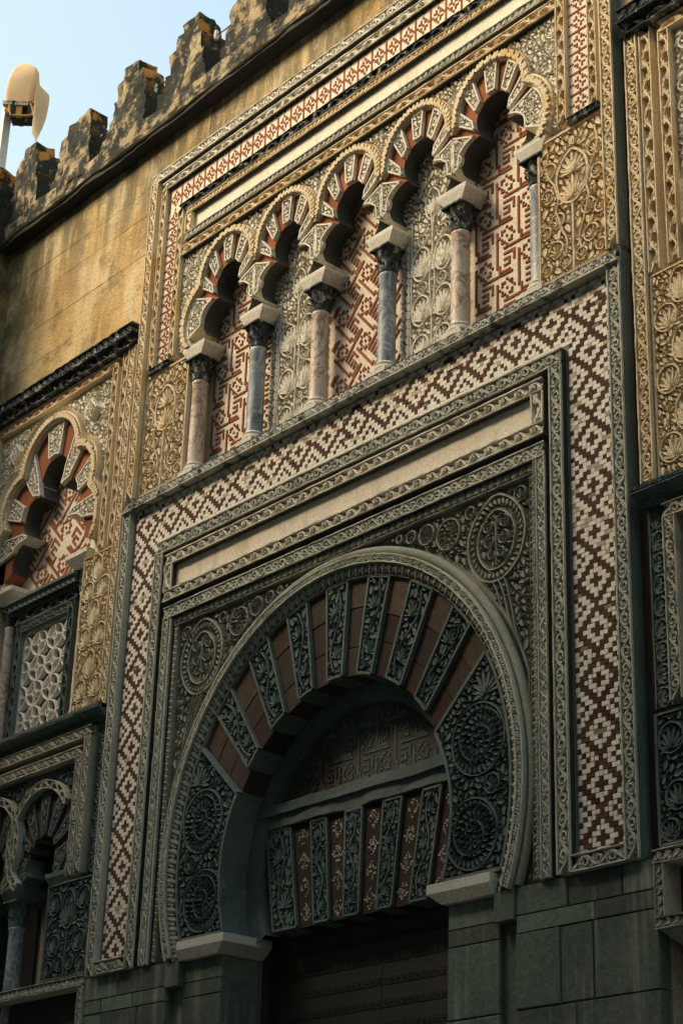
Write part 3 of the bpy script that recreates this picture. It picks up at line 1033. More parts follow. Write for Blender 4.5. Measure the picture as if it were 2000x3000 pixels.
# voussoirs
def vouss_poly(t0, t1, f0=0.0, f1=1.0, n=4, ri=RI, ro=RO):
    pts = []
    for q in np.linspace(t0, t1, n):
        a, b = ray_circle(RC, q, IC, ri), ray_circle(RC, q, AC, ro)
        d = a + (b - a) * f1
        pts.append((RC[0] + d * math.cos(q), RC[1] + d * math.sin(q)))
    for q in np.linspace(t1, t0, n):
        a, b = ray_circle(RC, q, IC, ri), ray_circle(RC, q, AC, ro)
        d = a + (b - a) * f0
        pts.append((RC[0] + d * math.cos(q), RC[1] + d * math.sin(q)))
    return pts
E_ = [93, 87, 81.3, 75.4, 69.3, 62.8, 55.9, 49.6, 42.7]
spans = [(E_[i + 1], E_[i], i % 2 == 0) for i in range(8)]
def vine_relief(mb, Y, poly, axis0, axis1, halfw, seed, hr=.026, weather=0.0):
    xs = [p[0] for p in poly]; zs_ = [p[1] for p in poly]
    rl = Relief(mb, Y, (min(xs) - .01, max(xs) + .01, min(zs_) - .01, max(zs_) + .01), poly_in(poly), hr)
    a0, a1 = np.array(axis0), np.array(axis1)
    d = a1 - a0
    L = np.linalg.norm(d); d = d / L
    n = np.array([-d[1], d[0]])
    k = max(2, round(L / (halfw * 3.2)))
    u = np.linspace(.03, .97, k * 8)
    hw = halfw * .55
    P = a0 + d * (u[:, None] * L) + n * (np.sin(u * k * np.pi)[:, None] * hw)
    rl.stem(P, .007)
    ang = math.atan2(d[1], d[0])
    for i in range(k):
        uc = (i + .5) / k
        sd = -1 if math.sin(uc * k * math.pi) > 0 else 1
        c = a0 + d * (uc * L) + n * (hw * .25 * sd)
        rl.palmette(c[0] - d[0] * halfw * .5, c[1] - d[1] * halfw * .5, ang + .25 * sd, halfw * 1.2, 5, 70)
    rl.fill(seed, (halfw * .8, halfw * .55, halfw * .4), 500)
def outline(mb, Y, poly, w, h):
    P = list(poly) + [poly[0]]
    for a, b in zip(P[:-1], P[1:]):
        if abs(a[0] - b[0]) + abs(a[1] - b[1]) < 1e-4:
            continue
        V, Q = ribbon([a, b], w, h, 1.0)
        mb.add(np.stack([V[:, 0], Y - V[:, 2], V[:, 1]], 1), Q)
def shrink(poly, k):
    P = np.asarray(poly)
    c = P.mean(0)
    d = c - P
    L = np.linalg.norm(d, axis=1, keepdims=True)
    return [tuple(p) for p in P + d / L * k]
done = set()
for sg in (1, -1):
    for t0, t1, carved in spans:
        if sg < 0 and t1 == 93:
            continue
        a, b = math.radians(t0), math.radians(t1)
        if sg < 0:
            a, b = math.pi - b, math.pi - a
        if carved:
            p = vouss_poly(a, b)
            vb = MB(); vb.prism(p, .10, .28)
            sp = shrink(p, .012)
            outline(vb, .10, sp, .008, .040)
            mid = (a + b) / 2
            r0, r1 = ray_circle(RC, mid, IC, RI) + .03, ray_circle(RC, mid, AC, RO) - .03
            hw = (r0 + r1) / 2 * (b - a) / 2 - .012
            vine_relief(vb, .10, shrink(p, .02), (r0 * math.cos(mid), RC[1] + r0 * math.sin(mid)), (r1 * math.cos(mid), RC[1] + r1 * math.sin(mid)), hw, int(t0) + sg, .040)
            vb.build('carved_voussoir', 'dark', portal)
        else:
            g = .0025
            cut = RNG.uniform(.58, .70)
            MB().prism(vouss_poly(a + g, b - g, cut + .006, 1.0), .088, .28, .004).build('stone_voussoir', 'brownvouss', portal)
            c2 = RNG.uniform(.25, .34)
            MB().prism(vouss_poly(a + g, b - g, c2 + .005, cut), .091, .28, .004).build('brick_voussoir', 'brownvouss' if RNG.random() < .45 else 'darkred', portal)
            MB().prism(vouss_poly(a + g, b - g, 0.0, c2), .090, .28, .004).build('brick_voussoir', 'darkred', portal)
    # springer panels with the two big rosettes
    th = math.radians(42.5)
    ra, rb = ray_circle(RC, th, IC, RI), ray_circle(RC, th, AC, RO)
    p_in = (RC[0] + ra * math.cos(th), RC[1] + ra * math.sin(th))
    p_out = (RC[0] + rb * math.cos(th), RC[1] + rb * math.sin(th))
    ai = math.atan2(p_in[1] - IC[1], p_in[0]); ai0 = ang_at_z(4.2, IC, RI)
    ao = math.atan2(p_out[1] - AC[1], p_out[0]); ao0 = ang_at_z(4.2, AC, RO)
    poly = [(IC[0] + RI * math.cos(q), IC[1] + RI * math.sin(q)) for q in np.linspace(ai0, ai, 10)]
    poly += [(AC[0] + RO * math.cos(q), AC[1] + RO * math.sin(q)) for q in np.linspace(ao, ao0, 10)]
    vb = MB(); vb.prism(poly, .095, .28)
    outline(vb, .095, shrink(poly, .015), .010, .046)
    rl = Relief(vb, .095, (1.0, 1.70, 4.2, 5.6), poly_in(shrink(poly, .03)), .048)
    for cx, cz, R in ((1.385, 5.03, .225), (1.33, 4.46, .215)):
        rl.ring(cx, cz, R, .008)
        tt = np.linspace(.4, 9.5, 40)
        rl.stem(np.stack([cx + R * (.95 - .078 * tt) * np.cos(tt), cz + R * (.95 - .078 * tt) * np.sin(tt)], 1), .005)
        rl.rosette(cx, cz, R, ((.84, .22, 30), (.58, .20, 20), (.36, .19, 13), (.14, .17, 6)))
    rl.ring(1.50, 4.735, .06, .006); rl.palmette(1.50, 4.70, 1.6, .08, 5)
    rl.palmette(1.45, 5.30, 1.75, .16, 7, 80)
    rl.fill(77, (.055, .042, .032, .024, .018), 1800)
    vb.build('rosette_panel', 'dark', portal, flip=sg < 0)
    # impost
    vb = MB(); vb.frustum((1.10, 1.53, .03, .42), (1.0, 1.53, .0, .42), 4.068, 4.135); vb.box(1.0, 1.53, .0, .42, 4.135, 4.192)
    vb.build('impost_block', 'impost', portal, flip=sg < 0)
# second order, tympanum, lintel
OC = (0, 4.63)
a0 = ang_at_z(4.2, OC, 1.0)
vb = MB()
t = np.linspace(a0, math.pi - a0, 50)
vb.grid(np.array([[(OC[0] + r * math.cos(q), y, OC[1] + r * math.sin(q)) for r, y in ((1.25, .285), (1.0, .285), (1.0, .42))] for q in t]))
vb.build('inner_arch_order', 'dark', portal)
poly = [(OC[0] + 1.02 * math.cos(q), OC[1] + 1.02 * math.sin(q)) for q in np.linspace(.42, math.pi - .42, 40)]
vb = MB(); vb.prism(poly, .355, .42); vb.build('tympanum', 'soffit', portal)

# key-fret patterns as lists of bars -----------------------------------------
A7 = ["...#...", ".##.##.", ".#...#.", "#..#..#", ".#...#.", ".##.##.", "...#..."]
B7 = ["#####..", "#......", "#.###..", "....#.#", "..###.#", "......#", "..#####"]
def fret_grid(nx, nz, S=9):
    G = np.zeros((nx, nz), bool)
    for x in range(nx):
        for z in range(nz):
            i, j = x // S, z // S
            u, v = x % S, z % S
            odd = (i + j) % 2
            if u == 0 or v == 0:
                jc, ic = round(z / S), round(x / S)
                G[x, z] = (u == 0 and (i + jc) % 2 == 0 and abs(z - jc * S) <= S - 3) or (v == 0 and (ic + j) % 2 == 1 and abs(x - ic * S) <= S - 3)
                if u == 0 and v != 0 and (i + jc) % 2 == 1:
                    G[x, z] = (i + (z // S)) % 2 == 0 and abs(z - (z // S) * S) <= S - 3 or (i + (z // S) + 1) % 2 == 0 and abs(z - (z // S + 1) * S) <= S - 3
                if v == 0 and u != 0 and (ic + j) % 2 == 0:
                    G[x, z] = ((x // S) + j) % 2 == 1 and abs(x - (x // S) * S) <= S - 3 or ((x // S) + 1 + j) % 2 == 1 and abs(x - (x // S + 1) * S) <= S - 3
            elif 1 <= u <= 7 and 1 <= v <= 7:
                G[x, z] = (B7 if odd else A7)[v - 1][u - 1] == '#'
    return G
def bars(G):
    G = G.copy()
    out = []
    nx, nz = G.shape
    for x in range(nx):
        z = 0
        while z < nz:
            if G[x, z]:
                k = z
                while k + 1 < nz and G[x, k + 1]:
                    k += 1
                if k - z >= 2:
                    out.append((x, z, x + 1, k + 1))
                    G[x, z:k + 1] = False
                z = k
            z += 1
    for z in range(nz):
        x = 0
        while x < nx:
            if G[x, z]:
                k = x
                while k + 1 < nx and G[k + 1, z]:
                    k += 1
                out.append((x, z, k + 1, z + 1))
                x = k
            x += 1
    return out

# tympanum inlay (small dark pieces, too small to pick apart)
vb, vb2 = MB(), MB()
G = fret_grid(98, 29)
c = .0205
for (xa, za, xb, zb) in bars(G):
    X0, X1, Zb, Zt = -1.0 + xa * c, -1.0 + xb * c, 5.10 + za * c, 5.10 + zb * c
    if all((x - OC[0]) ** 2 + (z - OC[1]) ** 2 < 1.0 for x in (X0, X1) for z in (Zb, Zt)):
        left = X0 < -.25 - (Zb - 5.1) * .5
        (vb if left else vb2).box(X0 + .002, X1 - .002, .346 if left else .350, .36, Zb + .002, Zt - .002)
vb.build('brown_tympanum_inlay', 'brownvouss', portal, kind='stuff')
vb2.build('dark_tympanum_inlay', 'dark', portal, kind='stuff')
vb = MB()
rough_grid_box(vb, -1.02, 1.02, .275, .42, 5.02, 5.09, 40, 3, .012, 3)
rough_grid_box(vb, -1.02, 1.02, .30, .42, 4.93, 5.02, 40, 3, .014, 5)
vb.build('lintel_cornice', 'dark', portal)
tops = [-.98, -.71, -.50, -.33, -.14, .04, .24, .43, .62, .80, .98]
bots = [-.86, -.60, -.43, -.27, -.13, .025, .19, .34, .50, .67, .84]
for i in range(10):
    p = [(bots[i] + .003, 4.21), (bots[i + 1] - .003, 4.21), (tops[i + 1] - .003, 4.925), (tops[i] + .003, 4.925)]
    vb = MB()
    if i % 2 == 0:
        vb.prism(p, .325, .48)
        outline(vb, .325, shrink(p, .012), .007, .02)
        vine_relief(vb, .325, shrink(p, .02), ((bots[i] + bots[i + 1]) / 2, 4.24), ((tops[i] + tops[i + 1]) / 2, 4.90), (bots[i + 1] - bots[i]) * .36, 300 + i, .022)
        vb.build('carved_lintel_voussoir', 'dark', portal)
    else:
        vb.prism(p, .33, .48)
        vb.build('inlaid_lintel_voussoir', 'darkred', portal)
        vb = MB()
        for r in range(44):
            f = (r + .5) / 44
            xm = (bots[i] + bots[i + 1]) / 2 * (1 - f) + (tops[i] + tops[i + 1]) / 2 * f
            k = abs((r % 11) - 5)
            for cc in range(-4, 5):
                if abs(cc) + k < 5 and abs(cc) + k != 2 and RNG.random() < .62:
                    e = RNG.uniform(.004, .0066)
                    vb.box(xm + cc * .0135 - e, xm + cc * .0135 + e, .3265, .335, 4.215 + f * .70 - e, 4.215 + f * .70 + e)
        vb.build('inlay_chip_field', 'grey', portal, kind='stuff')
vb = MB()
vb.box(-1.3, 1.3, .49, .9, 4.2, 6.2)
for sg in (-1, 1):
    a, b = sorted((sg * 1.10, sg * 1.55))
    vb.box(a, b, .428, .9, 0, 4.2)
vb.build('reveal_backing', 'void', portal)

# ------------------------------------------------------------------ door
door = thing('double_door', 'tall dark plated double door with rows of studs under the carved lintel', 'door', (0, .5, 0))
for x0, x1 in ((-1.10, .048), (.052, 1.10)):
    lf = MB().box(x0, x1, .50, .57, 0.35, 4.25).build('door_leaf', 'door', door)
    st = MB()
    for k in range(27):
        z = .45 + k * .14
        for j in range(int((x1 - x0) / .06)):
            st.lathe([(.0, 0), (.011, 0.0), (.0, .0)], 0, 0, 4) if False else None
            x = x0 + .04 + j * .06
            st.add([(x, .485, z), (x - .013, .5, z), (x, .5, z - .013), (x + .013, .5, z), (x, .5, z + .013)], None, [(0, 1, 2), (0, 2, 3), (0, 3, 4), (0, 4, 1)])
        st.box(x0 + .01, x1 - .01, .496, .50, z - .022, z + .022)
    put(bpy.data.objects.new('stud_row', st.mesh('stud_row', 'iron')), lf)['kind'] = 'stuff'
MB().box(-1.3, 1.3, -.55, .5, 0.175, .35).build('threshold_step', 'granite', door)

# ------------------------------------------------------------------ the blind arcade above
arc_t = thing('blind_arcade', 'five bay blind arcade of trefoil arches in red and cream voussoirs above the doorway', 'arcade', (0, .1, 7.88))
YA = .05
for sg in (-1, 1):
    f = sg < 0
    mb = MB(); band(mb, 'scroll', 2.56, 7.89, 2.56, 10.925, .10, 0, side=-1); mb.build('scroll_border', 'tan', arc_t, flip=f)
    mb = MB(); band(mb, 'vine', 2.438, 9.05, 2.438, 10.80, .072, .02, .018, side=-1); mb.build('vine_border', 'tan', arc_t, flip=f)
    mb = MB(); band(mb, 'vine', 2.158, 9.05, 2.158, 10.455, .08, .02, .018, side=-1); mb.build('vine_border', 'tan', arc_t, flip=f)
    mb = MB(); band(mb, 'leafrow', 2.239, 9.0, 2.51, 9.0, .05, .022, .018); mb.build('leaf_border', 'crust', arc_t, flip=f)
    mb = MB(); mb.box(2.10, 2.60, .175, .3, 8.98, 10.9); mb.build('frame_ground', 'dark', arc_t, flip=f)
mb = MB(); band(mb, 'scroll', -2.66, 10.925, 2.66, 10.925, .095, .003, thick=.06); mb.build('scroll_border', 'cream', arc_t)
mb = MB(); band(mb, 'vine', -2.51, 10.80, 2.51, 10.80, .085, .02, .018, thick=.06); mb.build('vine_border', 'cream', arc_t)
mb = MB(); band(mb, 'vine', -2.238, 10.455, 2.238, 10.455, .08, .02, .018, thick=.06); mb.build('vine_border', 'crust', arc_t)
mb = MB(); band(mb, 'leafrow', -2.11, 10.375, 2.11, 10.375, .06, .012, .018, thick=.05)
band(mb, 'leafrow', 2.02, 10.195, 2.02, 10.374, .09, .012, .018, side=-1)
band(mb, 'leafrow', -2.02, 10.195, -2.02, 10.374, .09, .012, .018)
mb.build('inscription_border', 'tan', arc_t)
mb = MB(); band(mb, 'leafrow', -2.11, 10.125, 2.11, 10.125, .068, .014, .018, thick=.05); mb.build('inscription_border', 'grey', arc_t)
mb = MB(); mb.box(-2.02, 2.02, .052, .09, 10.19, 10.38); mb.build('inscription_panel', 'plainband', arc_t)
mb = MB(); band(mb, 'vine', -2.157, 9.998, 2.157, 9.998, .085, .02, .02, thick=.06); mb.build('vine_border', 'tan', arc_t)
mb = MB(); mb.box(-2.16, 2.16, .18, .3, 9.99, 10.46); mb.box(-2.6, 2.6, .182, .3, 10.45, 10.98); mb.build('frame_ground', 'dark', arc_t)
MB().box(2.661, 2.667, .012, .19, 7.89, 11.0).build('frame_return_shade', 'dark', arc_t)  # shade painted on the right-facing side, as on the lower frame
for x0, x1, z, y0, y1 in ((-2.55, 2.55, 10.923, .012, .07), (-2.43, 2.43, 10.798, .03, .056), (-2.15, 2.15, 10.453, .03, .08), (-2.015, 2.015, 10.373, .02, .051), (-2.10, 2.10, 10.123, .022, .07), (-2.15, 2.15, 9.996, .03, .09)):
    MB().box(x0, x1, y0, y1, z - .003, z).build('underside_shade_strip', 'void', arc_t)  # near-black strips painting the shade below the arcade frames
# brick inlay of the frame: pieces as parts
cell = .0206
PT = [".......", "#######", ".......", "...#...", "..###..", ".#.#.#.", "..###..", "...#..."]
def inlay_strip(vertical, pieces):
    pass
brk_mesh = {}
def brick(x0, x1, z0, z1, y, mat, parent, name='brick', depth=.03):
    k = (round(x1 - x0, 3), round(z1 - z0, 3), mat)
    if k not in brk_mesh:
        w, h = x1 - x0 - .0055, z1 - z0 - .0055
        brk_mesh[k] = MB().prism([(-w / 2, -h / 2), (w / 2, -h / 2), (w / 2, h / 2), (-w / 2, h / 2)], 0, depth, .002).mesh(name, mat)
    ob = bpy.data.objects.new(name, brk_mesh[k])
    put(ob, parent)
    ob.location = ((x0 + x1) / 2, y, (z0 + z1) / 2)
    return ob
restb = MB()
npiece = 0
def strip_cells(L, nW):
    """pattern along a strip: cross bars with a stepped ring between them (period 8 cells)"""
    n = int(L / cell)
    G = np.zeros((n, nW), bool)
    mid = nW // 2
    for i in range(n):
        u = i % 8
        for j in range(nW):
            du, dv = abs(u - 4), abs(j - mid)
            G[i, j] = u == 0 or du + dv == 3 or (du == 0 and dv == 0) or (du == 1 and dv == 1) or (du == 0 and dv > 4) or (dv == mid and du < 1)
    return G
def dkp(x, z):
    return (x - 9.17) ** 2 + (z - 1.65) ** 2
pieces = []
G = strip_cells(4.86, 11)
for xa, za, xb, zb in bars(G):
    pieces.append((-2.43 + xa * cell, -2.43 + xb * cell, 10.548 + za * .0226, 10.548 + zb * .0226))
for sg in (-1, 1):
    H = strip_cells(1.50, 9)
    for xa, za, xb, zb in bars(H):
        pieces.append((sg * 2.338 - .095 + za * cell, sg * 2.338 - .095 + zb * cell, 9.055 + xa * cell, 9.055 + xb * cell))
pieces.sort(key=lambda p: dkp(p[0], p[2]))
for i, p in enumerate(pieces):
    if i < 170:
        brick(*p, .052, 'redbrick', arc_t)
    else:
        restb.box(p[0] + .0015, p[1] - .0015, .052, .08, p[2] + .0015, p[3] - .0015)
restb.build('brick_inlay', 'redbrick', arc_t, kind='stuff')
mb = MB(); mb.box(-2.437, 2.437, .056, .2, 10.536, 10.80)
for sg in (-1, 1):
    a, b = sorted((sg * 2.239, sg * 2.437))
    mb.box(a, b, .057, .2, 9.05, 10.54)
mb.build('inlay_ground', 'whiteground', arc_t)

# arches
PITCH = .755
CZ = 9.33
def star(circles, o):
    def f(th):
        best = 0.02
        for cx, cz, r in circles:
            d = ray_circle(o, th, (cx, cz), r)
            if d and d > best:
                best = d
        return best
    return f
def arch_set(parent, cx, oz, intr, outr, archi, sect, limits, Yf, Yback, half, zfield, relief_seed, mats, zspring, red_first=False, flip=False, ktype='leafrow', fseed=0):
    """lobed arch with radial voussoirs; sect = list of (a0,a1,white) degrees; limits=(xl,xr) midlines"""
    o = (cx, oz)
    fi, fo, fa = star([(cx + a, b, r) for a, b, r in intr], o), star([(cx + a, b, r) for a, b, r in outr], o), star([(cx + a, b, r) for a, b, r in archi], o)
    def clip(th, d):
        c, s = math.cos(th), math.sin(th)
        if c > 1e-6:
            d = min(d, (limits[1] - cx) / c)
        if c < -1e-6:
            d = min(d, (limits[0] - cx) / c)
        if s < -1e-6:
            d = min(d, (zspring - oz) / s)
        return d
    def pt(th, d):
        return (cx + d * math.cos(th), oz + d * math.sin(th))
    for k, (a0, a1, white) in enumerate(sect):
        n = max(7, int(abs(a1 - a0) / 1.6))
        ts = np.radians(np.linspace(a0, a1, n))
        inner = [pt(t, clip(t, fi(t))) for t in ts]
        outer = [pt(t, max(clip(t, fo(t)), clip(t, fi(t)) + .004)) for t in ts]
        poly = outer + inner[::-1]
        g = .0015
        if white:
            vb = MB(); vb.prism(poly, Yf + .004, Yback)
            sp = shrink(poly, .010)
            outline(vb, Yf + .004, sp, .006, .03)
            sp2 = shrink(poly, .016)
            xs, zz = [p[0] for p in sp2], [p[1] for p in sp2]
            rl = Relief(vb, Yf + .004, (min(xs), max(xs), min(zz), max(zz)), poly_in(sp2), .030, .004)
            if abs(a1 - a0) > 20:
                c = np.mean(np.array(poly), 0)
                for dz in (-.06, .06):
                    rl.ring(c[0], c[1] + dz, .036, .005); rl.palmette(c[0], c[1] + dz - .02, 1.57, .045, 5)
            rl.fill(relief_seed + k, (.05, .036, .026, .02), 500)
            vb.build('carved_voussoir', mats[0], parent, flip=flip)
        else:
            MB().prism(poly, Yf + .008, Yback - .002).build('brick_voussoir', mats[1], parent, flip=flip)
    return o, fi, fo, fa, clip, pt

INTR = [(0, 9.505, .172), (-.158, 9.23, .166), (.158, 9.23, .166)]
OUTR = [(0, 9.59, .318), (-.2, 9.27, .31), (.2, 9.27, .31)]
ARCHI = [(0, 9.59, .388), (-.2, 9.27, .392), (.2, 9.27, .392)]
sectA = [(202, 158, True)] + [(158 - 12.364 * i, 158 - 12.364 * (i + 1), i % 2 == 1) for i in range(11)] + [(22, -22, True)]
MIDS = [-1.51, -.755, 0, .755, 1.51]
gb = MB()
for bi, cx in enumerate(MIDS):
    lim = (cx - PITCH / 2 - (.25 if bi == 0 else 0), cx + PITCH / 2 + (.25 if bi == 4 else 0))
    o, fi, fo, fa, clip, pt = arch_set(arc_t, cx, CZ, INTR, OUTR, ARCHI, sectA, lim, YA + .02, .25, PITCH / 2, 9.998, 40 * bi + 400, ('cream', 'redbrick'), 9.052)
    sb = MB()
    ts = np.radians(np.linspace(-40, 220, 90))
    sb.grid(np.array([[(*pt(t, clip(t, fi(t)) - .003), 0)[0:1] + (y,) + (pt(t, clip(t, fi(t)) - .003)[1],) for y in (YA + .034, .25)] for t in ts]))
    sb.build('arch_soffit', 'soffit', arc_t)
    # archivolt: a leafy rib following the outer lobes
    amin = -47 if bi == 4 else math.degrees(math.atan2(9.50 - CZ, PITCH / 2))
    amax = 227 if bi == 0 else 180 - math.degrees(math.atan2(9.50 - CZ, PITCH / 2))
    ts = np.radians(np.linspace(amin, amax, 70 if 0 < bi < 4 else 90))
    vb = MB()
    rows = []
    inr, outr_ = [], []
    for t in ts:
        d0 = clip(t, fo(t) - .004)
        d1 = max(clip(t, fa(t)), d0 + .012)
        inr.append(pt(t, d0)); outr_.append(pt(t, d1))
    inr, outr_ = np.array(inr), np.array(outr_)
    G = np.zeros((len(ts), 6, 3))
    for j, (f, y) in enumerate(((0, .21), (0, YA - .002), (.22, YA - .018), (.78, YA - .018), (1, YA - .004), (1, .1))):
        P = inr + (outr_ - inr) * f
        G[:, j, 0], G[:, j, 1], G[:, j, 2] = P[:, 0], y, P[:, 1]
    vb.grid(G)
    vb2 = vb
    L = np.concatenate([[0], np.cumsum(np.linalg.norm(np.diff((inr + outr_) / 2, axis=0), axis=1))])
    n = int(L[-1] / .034)
    for k in range(n):
        s = (k + .5) / n * L[-1]
        i = min(np.searchsorted(L, s), len(L) - 2)
        a, b = inr[i], outr_[i]
        wd = np.linalg.norm(b - a)
        if wd < .03:
            continue
        dr = (b - a) / wd
        an = math.atan2(dr[1], dr[0])
        q = a + dr * wd * .12
        for off, ll in ((-.5, .8), (.35, .55)):
            V, Q = leaf(q[0], q[1], an + off, wd * ll, .0085, .4, .016)
            vb.add(np.stack([V[:, 0], YA - .016 - V[:, 2], V[:, 1]], 1), Q)
    vb.build('archivolt', 'tan', arc_t)
    # spandrel ground
    for tt in range(0, 62):
        t0 = math.radians(-45 + tt * 4.35)
        t1 = math.radians(-45 + (tt + 1) * 4.35)
        def rect(t):
            d = 9
            c, s = math.cos(t), math.sin(t)
            xl, xr = lim if 0 < bi < 4 else ((-2.158, lim[1]) if bi == 0 else (lim[0], 2.158))
            if c > 1e-6: d = min(d, (xr - cx) / c)
            if c < -1e-6: d = min(d, (xl - cx) / c)
            if s > 1e-6: d = min(d, (9.998 - CZ) / s)
            if s < -1e-6: d = min(d, (9.052 - CZ) / s)
            return d
        A0, A1 = min(clip(t0, fo(t0)) + .006, rect(t0)), min(clip(t1, fo(t1)) + .006, rect(t1))
        if rect(t0) - A0 < .004 and rect(t1) - A1 < .004:
            continue
        gb.add([(pt(t0, A0)[0], .092, pt(t0, A0)[1]), (pt(t0, rect(t0))[0], .092, pt(t0, rect(t0))[1]), (pt(t1, rect(t1))[0], .092, pt(t1, rect(t1))[1]), (pt(t1, A1)[0], .092, pt(t1, A1)[1])], [(0, 1, 2, 3)])
    # relief in the spandrels
    def inside(X, Z, cx=cx, lim=lim, bi=bi):
        xl, xr = lim if 0 < bi < 4 else ((-2.15, lim[1]) if bi == 0 else (lim[0], 2.15))
        ok = (X > xl) & (X < xr) & (Z < 9.99) & (Z > 9.065)
        for a, b, r in ARCHI:
            ok &= (X - cx - a) ** 2 + (Z - b) ** 2 > (r + .004) ** 2
        return ok & ((Z > 9.45) | (bi == 0) & (X < cx) | (bi == 4) & (X > cx))
    rl = Relief(gb, .092, (cx - .70, cx + .70, 9.06, 10.0), inside, .040, .004)
    if bi in (0, 4):
        s = 1 if bi == 4 else -1
        for dx, z, r in ((.585, 9.87, .058), (.575, 9.74, .045)):
            rl.ring(cx + s * dx, z, r, .006); rl.palmette(cx + s * dx, z - r * .7, 1.57, r * 1.35, 7, 80)
    rl.fill(90 + bi, (.045, .034, .026, .019), 2200)
gb.build('carved_spandrel', 'cream', arc_t)
# backing wall of the arcade and infills
mb = MB(); mb.box(-1.99, 1.99, .252, .42, 7.8, 10.0); mb.build('infill_ground', 'whiteground', arc_t)
def infill_clip(cx):
    def ok(x, z):
        return abs(x - cx) < .36 and (z < 9.15 or any((x - cx - a) ** 2 + (z - b) ** 2 < (r + .05) ** 2 for a, b, r in INTR) or abs(x - cx) < .2 and z < 9.6)
    return ok
for cx in (-1.51, 1.51):
    ok = infill_clip(cx)
    G = fret_grid(32, 82)
    cc = .0228
    for (xa, za, xb, zb) in bars(G):
        X0, X1, Zb, Zt = cx - .36 + xa * cc, cx - .36 + xb * cc, 7.90 + za * cc, 7.90 + zb * cc
        if ok((X0 + X1) / 2, (Zb + Zt) / 2):
            brick(X0, X1, Zb, Zt, .2445, 'redbrick', arc_t)
# central bay: squares with frets joined by diagonal bands
def bar_piece(x0, z0, x1, z1, w, y, mat, parent, name='brick'):
    d = np.array([x1 - x0, z1 - z0]); L = np.linalg.norm(d); d /= L
    n = np.array([-d[1], d[0]]) * w / 2
    p = [(x0 - n[0], z0 - n[1]), (x1 - n[0], z1 - n[1]), (x1 + n[0], z1 + n[1]), (x0 + n[0], z0 + n[1])]
    return MB().prism(p, y, y + .03).build(name, mat, parent)
ok = infill_clip(0)
Gd = fret_grid(64, 64)
cc = .0215
for (xa, za, xb, zb) in bars(Gd):
    P = []
    for u, v in ((xa, za), (xb, za), (xb, zb), (xa, zb)):
        uu, vv = (u - 32) * cc, (v - 32) * cc
        P.append(((uu - vv) * .66, 8.70 + (uu + vv) * .75))
    m_ = np.mean(P, 0)
    if m_[1] < 7.92 or m_[1] > 9.62 or abs(m_[0]) > .35 or not ok(m_[0], m_[1]):
        continue
    MB().prism(shrink(P, .003), .2445, .275).build('brick', 'redbrick', arc_t)
# arabesque bays
for cx in (-.755, .755):
    vb = MB()
    def ins(X, Z, cx=cx):
        r = (np.abs(X - cx) < .335) & (Z > 7.90) & (Z < 9.10)
        for a, b, rr_ in INTR:
            r |= ((X - cx - a) ** 2 + (Z - b) ** 2 < (rr_ + .02) ** 2)
        return r
    rl = Relief(vb, .2525, (cx - .36, cx + .36, 7.89, 9.72), ins, .046)
    for s in (-1, 1):
        z = np.linspace(7.92, 9.08, 10)
        rl.stem(np.stack([np.full(10, cx + s * .215), z], 1), .006)
        zz = np.linspace(7.92, 9.15, 30)
        rl.stem(np.stack([cx + s * (.012 + .014 * np.sin(zz * 9)), zz], 1), .007)
        for cz, rx_, rz_ in ((8.05, .085, .11), (8.36, .088, .12), (8.74, .09, .135)):
            rl.ring(cx + s * .115, cz, rx_, .009, rz_)
            rl.palmette(cx + s * .10, cz - rz_ * .75, 1.57 + .1 * s, rz_ * 1.5, 9, 62)
        for cz in (8.54, 8.93):
            rl.ring(cx + s * .10, cz, .045, .006); rl.palmette(cx + s * .10, cz - .03, 1.57, .055, 5)
        for k in range(17):
            rl.leaf(cx + s * .235, 7.93 + k * .068, 1.0 if s > 0 else 2.14, .075, .016, .7 * s)
    rl.pointed(cx, 9.20, .075, .13, .008); rl.palmette(cx, 9.12, 1.57, .15, 7, 60)
    for s in (-1, 1):
        rl.ring(cx + s * .12, 9.42, .05, .006); rl.palmette(cx + s * .12, 9.385, 1.57, .065, 5)
    rl.fill(5, (.055, .042, .032, .024, .018), 1700, axis=cx, flow=lambda x, z: 1.1)
    vb.build('arabesque_infill', 'cream', arc_t)
# side panels with the tree of life
for sg in (-1, 1):
    vb = MB()
    vb.box(1.942, 2.556, .098, .42, 7.885, 9.0)
    rl = Relief(vb, .098, (1.94, 2.56, 7.89, 9.0), rect_in(1.945, 2.553, 7.895, 8.995), .054)
    rim(rl, 1.945, 2.553, 7.893, 8.998, .012)
    ax = 2.25
    rl.stem(np.stack([np.full(12, ax), np.linspace(7.92, 8.42, 12)], 1), .010)
    rl.pointed(ax, 8.62, .135, .20, .011)
    rl.palmette(ax, 8.46, 1.57, .17, 9, 85)
    rl.palmette(ax, 8.64, 1.57, .16, 7, 70)
    for s in (-1, 1):
        for x, z, r in ((.20, 8.74, .06), (.215, 8.55, .05), (.13, 8.33, .055), (.235, 8.28, .045), (.15, 8.12, .06), (.23, 8.0, .04), (.07, 8.0, .045)):
            t = np.linspace(0, 5.2, 16)
            rl.stem(np.stack([ax + s * (x + r * np.cos(t)), z + r * np.sin(t)], 1), .008)
            rl.palmette(ax + s * x, z - r * .55, 1.57 - .3 * s, r * 1.3, 5, 75)
        zz = np.linspace(7.95, 8.9, 24)
        rl.stem(np.stack([ax + s * (.06 + .17 * ((zz - 7.95) / .95) ** 1.3 + .03 * np.sin(zz * 16)), zz], 1), .008, clip=True)
    rl.fill(12, (.062, .045, .034, .026, .019), 1700, axis=ax, flow=lambda x, z: 1.2)
    vb.build('arabesque_panel', 'tan', arc_t, flip=sg < 0)
mb = MB()
mb.box(-2.60, 2.60, .30, .42, 7.8, 9.1)
